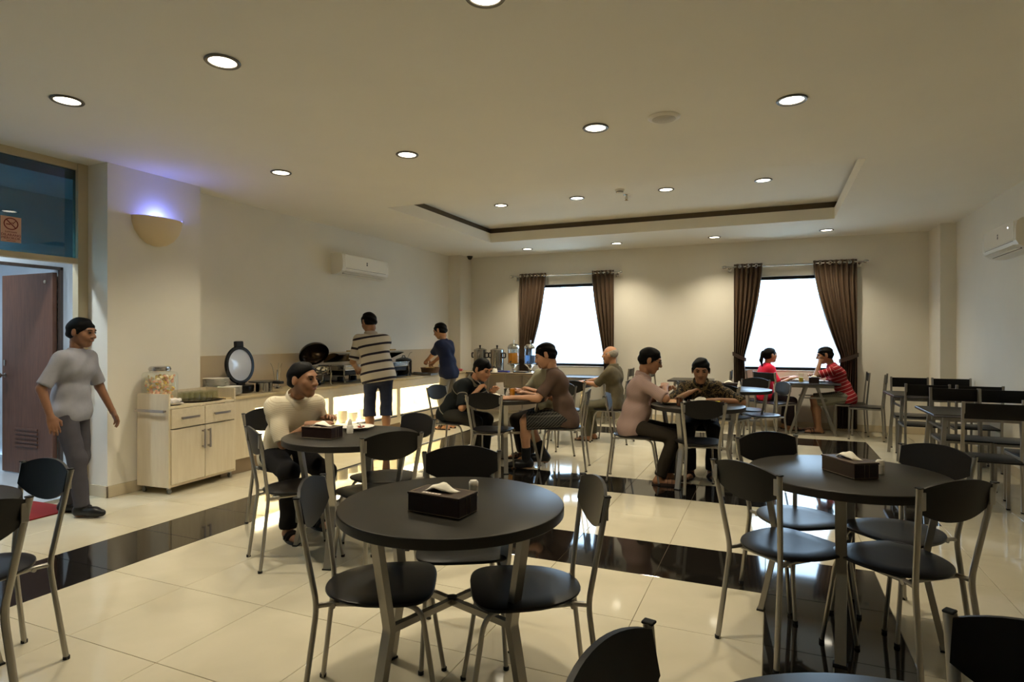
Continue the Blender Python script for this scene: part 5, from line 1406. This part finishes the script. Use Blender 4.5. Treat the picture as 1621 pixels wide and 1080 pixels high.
# couple at the window
person('woman with a ponytail in a bright red top sitting at the window', -.10, 9.98, 20, cloth('bright_red_top', (214, 38, 66)), cloth('dark_skirt_cloth', (50, 40, 44)), S2, blackh, s=.92, seat=.455, lean=6, head_yaw=10, hands=((.24, 10.16, .79), (.26, 9.92, .79)), hair='pony', sleeve=.9)
person('man in a red striped shirt and checked shorts eating at the window', 1.0, 10.0, 184, attr_stripes('red_striped_tshirt', (150, 34, 40), [(.30, .48, (206, 150, 146))], period=.05), checks('pale_check_shorts', (150, 146, 126), (110, 106, 92), (84, 80, 72), 40), S1, blackh, seat=.455, lean=24, head_pitch=14, hands=((.66, 9.93, 1.06), (.62, 10.12, .80)), sleeve=.8, legs=.5, hand_pose=('grip', 'relax'), elbows=((-.4, .2, -1), None))
# person walking in through the glazed doorway
person('person in a pale grey shirt and dark trousers walking in through the glazed doorway', -5.12, 3.00, 24, cloth('pale_grey_shirt', (150, 150, 158)), cloth('slate_trousers', (74, 72, 78)), S3, blackh, s=.93, lean=6, head_pitch=10, hands=((-5.10, 3.32, .78), (-4.98, 2.78, .80)), sleeve=.9, feet=((-5.20, 3.02, .075), (-4.94, 2.98, .075)), shoe='shoe', shoe_m=mat('black_shoe', (20, 19, 19), .4))
# ================================================================== things on the tables
leather = mat('dark_brown_leather', (38, 22, 18), .38, var=.08, scale=40, bump=.12, bscale=500)
leather_t = mat('brown_leather_lid', (58, 42, 32), .42, var=.08, scale=40, bump=.12, bscale=500)
stitch_m = mat('pale_stitching', (150, 138, 118), .8)
tissue_m = mat('white_tissue', (248, 242, 226), .95)
def tissue_box(x, y, ang, label, paper=True):
    t = thing('tissue_box', label, 'tissue box', (x, y, TZ), radians(ang), 'tissue boxes')
    a, b, h = .114, .062, .066
    MB().box(-a, a, -b, b, 0, h, .003).build('body', leather, t, smooth=False)
    lid = MB().box(-a-.002, a+.002, -b-.002, b+.002, h, h+.008, .002).build('lid', leather_t, t, smooth=False)
    st = MB()
    for z, g in ((.004, .0006), ):
        for s in (-1, 1):
            st.tube([(-a, s*(b+g), z), (a, s*(b+g), z)], .0009, 4); st.tube([(s*(a+g), -b, z), (s*(a+g), b, z)], .0009, 4)
    for s in (-1, 1):
        st.tube([(s*(a+.001), -.012, .003), (s*(a+.001), -.012, h)], .0009, 4); st.tube([(s*(a+.001), .012, .003), (s*(a+.001), .012, h)], .0009, 4)
    for s in (-1, 1):
        st.tube([(-a+.008, s*(b-.006), h+.0083), (a-.008, s*(b-.006), h+.0083)], .0009, 4); st.tube([(s*(a-.006), -b+.008, h+.0083), (s*(a-.006), b-.008, h+.0083)], .0009, 4)
    st.build('stitching', stitch_m, t)
    MB().prism([(.055*cos(q), .016*sin(q)) for q in np.linspace(0, 2*pi, 25)[:-1]], h+.0075, h+.0086).build('slot', mat('dark_slot', (12, 10, 9), .8), lid, smooth=False)
    n = 11; v = []; f = []
    for j in range(n):
        for i in range(n):
            u, w = i/(n-1)*2-1, j/(n-1)*2-1
            hh = (1-abs(u)**1.6)*.034*(1-.35*w*w) + .004*sin(5*u+3*w)
            v.append((.058*u + .008*w, .030*w*(1-.3*u*u), h+.009+max(hh*(1-.55*(w+.2)**2), .0005)))
    for j in range(n-1):
        for i in range(n-1): q = j*n+i; f.append((q, q+1, q+n+1, q+n))
    o = MB().add(v, f).build('tissue', tissue_m, t); md = o.modifiers.new('thickness', 'SOLIDIFY'); md.thickness = .0015
    if paper:
        sl = MB().box(-.06, .02, -b+.012, -b+.026, h+.0083, h+.0089).build('paper_slip', mat('white_paper_slip', (236, 226, 214), .8), lid, smooth=False)
        dk = mat('grey_print', (120, 100, 96), .8)
        for k in range(5): MB().box(-.052+k*.014, -.044+k*.014, -b+.017, -b+.021, h+.0089, h+.0092).build('print_mark', dk, lid, smooth=False)
def shaker(x, y, label, h=.10, m=None):
    t = thing('seasoning_bottle', label, 'bottle', (x, y, TZ))
    MB().lathe([(0, 0), (.021, 0), (.022, .003), (.022, h*.50), (.019, h*.56), (0, h*.56)], 18).build('bottle', m or mat('white_plastic_bottle', (236, 230, 218), .4), t)
    MB().lathe([(.016, h*.56), (.016, h*.62), (.013, h*.80), (.008, h*.96), (.004, h), (0, h)], 18, caps=False).build('nozzle', mat('translucent_cap', (226, 220, 208), .35), t)
def tumbler(x, y, z, label, drink=None, lev=.6, h=.10, r=.032):
    t = thing('drinking_glass', label, 'glass', (x, y, z))
    MB().lathe([(0, .004), (r*.86, .004), (r, h), (r+.0015, h), (r*.9, 0), (0, 0)], 24, caps=False).build('glass', thin_glass('tumbler_glass', (251, 252, 248), .05), t)
    if drink: MB().lathe([(0, .006), (r*.84, .006), (r*(.84+.16*lev)-.0015, h*lev), (0, h*lev)], 24).build('drink', drink, t)
def food_plate(x, y, z, label, s=1.0, heap=None, heap_m=None, bits=(), seed=1):
    t = thing('plate_of_food', label, 'plate', (x, y, z))
    pm = link('plate', plate_me, t); pm.scale = (s, s, s)
    random.seed(seed)
    if heap:
        rx, ry, hz_ = heap; q = MB().ball((0, 0, .010), rx, ry, hz_, 16, 8)
        q.v = [(x_+random.uniform(-.004, .004), y_+random.uniform(-.004, .004), max(.008*s, z_+random.uniform(-.004, .004))) for x_, y_, z_ in q.v]
        q.build('heap', heap_m, t)
    for k, (bx, by, r, m_) in enumerate(bits):
        MB().ball((bx, by, .018), r, r*.7, r*.5, 8, 6).build('morsel', m_, t)
    return t
rice = mat('white_rice', (246, 240, 226), .8, bump=.6, bscale=400); noodle = mat('beige_noodles', (214, 170, 126), .6, var=.2, scale=90, bump=.8, bscale=250)
redf = mat('red_sambal', (150, 50, 34), .4); greenf = mat('green_leaf_food', (78, 104, 44), .5); brownf = mat('brown_meat', (110, 66, 38), .5); yel = mat('yellow_slice', (222, 204, 70), .5)
juice = mat('orange_juice', (236, 150, 30), .3); yjuice = mat('yellow_juice', (232, 196, 40), .3)
# nearest table
tissue_box(-1.130, 1.963, -5, 'brown leather tissue box with white tissue on the nearest round table')
t = thing('toothpick_holder', 'small white toothpick cup behind the tissue box on the nearest table', 'holder', (-1.118, 2.195, TZ))
MB().lathe([(0, 0), (.016, 0), (.018, .002), (.019, .042), (0, .042)], 18).build('cup', mat('white_plastic_bottle', (236, 230, 218), .4), t)
MB().lathe([(.0195, .043), (.0195, .058), (.014, .066), (0, .067)], 18, caps=False).build('lid', mat('translucent_cap', (226, 220, 208), .35), t)
# table of the man in cream
tissue_box(-2.685, 3.105, 4, 'brown leather tissue box at the elbow of the man in the cream shirt')
shaker(-2.630, 3.315, 'white squeeze bottle beside the plate of the man in cream')
food_plate(-2.70, 3.485, TZ, 'white plate with leftovers in front of the man in the cream shirt', 1.05, bits=((.02, .0, .016, redf), (.045, -.015, .014, brownf), (.03, .03, .012, redf), (-.03, -.02, .012, greenf)))
tag(MB().tube([(-.09, 0, .004), (-.01, 0, .008), (.02, 0, .010)], .0035, 6).ball((.045, 0, .012), .022, .013, .005, 10, 6).build('spoon', chrome, None, loc=(-2.70, 3.51, TZ+.022), rz=2.4), 'steel spoon lying on the plate of the man in cream', 'spoon')
# right-hand table
tissue_box(.340, 3.267, -58, 'brown leather tissue box on the empty right-hand round table', paper=False)
t = thing('toothpick_holder', 'small white toothpick cup beside the tissue box on the right-hand table', 'holder', (.475, 3.325, TZ))
MB().lathe([(0, 0), (.016, 0), (.018, .002), (.019, .042), (0, .042)], 18).build('cup', mat('white_plastic_bottle', (236, 230, 218), .4), t)
MB().lathe([(.0195, .043), (.0195, .058), (.014, .066), (0, .067)], 18, caps=False).build('lid', mat('translucent_cap', (226, 220, 208), .35), t)
# middle table
tissue_box(-2.84, 6.235, 15, 'brown leather tissue box at the back of the middle table', paper=False)
food_plate(-2.78, 5.98, TZ, 'white dish of rice in front of the man in the black polo shirt', .95, (.06, .055, .03), rice, ((.05, .03, .014, brownf),), 2)
food_plate(-2.60, 5.80, TZ, 'white plate with food in front of the man in brown', 1.0, (.05, .045, .02), rice, ((-.04, .03, .016, brownf), (.045, -.02, .014, greenf)), 3)
tumbler(-2.585, 6.00, TZ, 'glass of orange juice by the hand of the man in brown', juice, .85, .11)
tumbler(-2.70, 6.13, TZ, 'glass of dark drink between the men in black and brown', mat('dark_cola', (40, 22, 14), .2), .7, .12)
shaker(-2.655, 6.035, 'white squeeze bottle next to the orange juice', .09)
t = thing('menu_stand', 'upright white card stand on the middle table', 'card stand', (-2.79, 6.12, TZ), radians(60))
MB().add([(-.05, -.02, 0), (.05, -.02, 0), (.05, 0, .15), (-.05, 0, .15), (-.05, .02, 0), (.05, .02, 0)], [(0, 1, 2, 3), (5, 4, 3, 2), (0, 4, 5, 1), (0, 3, 4), (1, 5, 2)]).build('card', mat('white_card', (232, 226, 214), .6), t, smooth=False)
# table of the man with glasses and the man in batik
food_plate(-.905, 6.03, TZ, 'large plate of noodles in front of the man with glasses', 1.25, (.095, .09, .035), noodle, ((.03, .04, .016, redf), (-.03, -.04, .016, greenf)), 5)
t = thing('food_tray', 'dark rectangular tray in front of the man in batik', 'tray', (-.60, 6.20, TZ), radians(6))
tm = MB(); tm.box(-.17, .17, -.11, .11, 0, .006)
for q in ((-.17, .17, -.11, -.102), (-.17, .17, .102, .11), (-.17, -.162, -.11, .11), (.162, .17, -.11, .11)): tm.box(*q, .006, .028)
tm.build('tray', mat('dark_brown_tray', (44, 30, 22), .35), t, smooth=False)
food_plate(-.64, 6.21, TZ+.008, 'white plate heaped with rice on the tray of the man in batik', .95, (.065, .06, .045), rice, ((.06, .02, .016, brownf), (.05, -.03, .014, redf)), 6)
tag(MB().lathe([(0, 0), (.022, 0), (.024, .003), (.022, .008), (0, .009)], 14).build('lime_slice', yel, None, loc=(-.475, 6.105, TZ+.030)), 'yellow citrus slice on the rim of the tray of the man in batik', 'fruit')
tumbler(-.80, 5.86, TZ, 'glass of dark drink between the man with glasses and the man in batik', mat('brown_tea', (96, 44, 18), .2), .75, .11)
# far round tables
tissue_box(-.50, 8.12, 22, 'brown leather tissue box on the round table in front of the window couple', paper=False)
shaker(-.37, 7.99, 'white squeeze bottle on the round table in front of the window couple', .11)
# window table
WT = .7485
tumbler(.40, 9.83, WT, 'glass of yellow juice on the window table', yjuice, .5, .13, .035)
food_plate(.66, 9.93, WT, 'white plate of food in front of the man in the red striped shirt', 1.0, (.05, .045, .025), rice, ((.05, .02, .018, brownf),), 7)
food_plate(.36, 10.04, WT, 'white plate of food in front of the woman in red', .9, (.04, .04, .025), rice, ((.04, .02, .018, greenf),), 8)
t = thing('tissue_box', 'black tissue box at the near edge of the window table', 'tissue box', (.56, 9.68, WT))
MB().box(-.065, .065, -.05, .05, 0, .085, .004).build('body', leather, t, smooth=False)
MB().ball((0, 0, .09), .04, .02, .02, 10, 6).build('tissue', tissue_m, t)
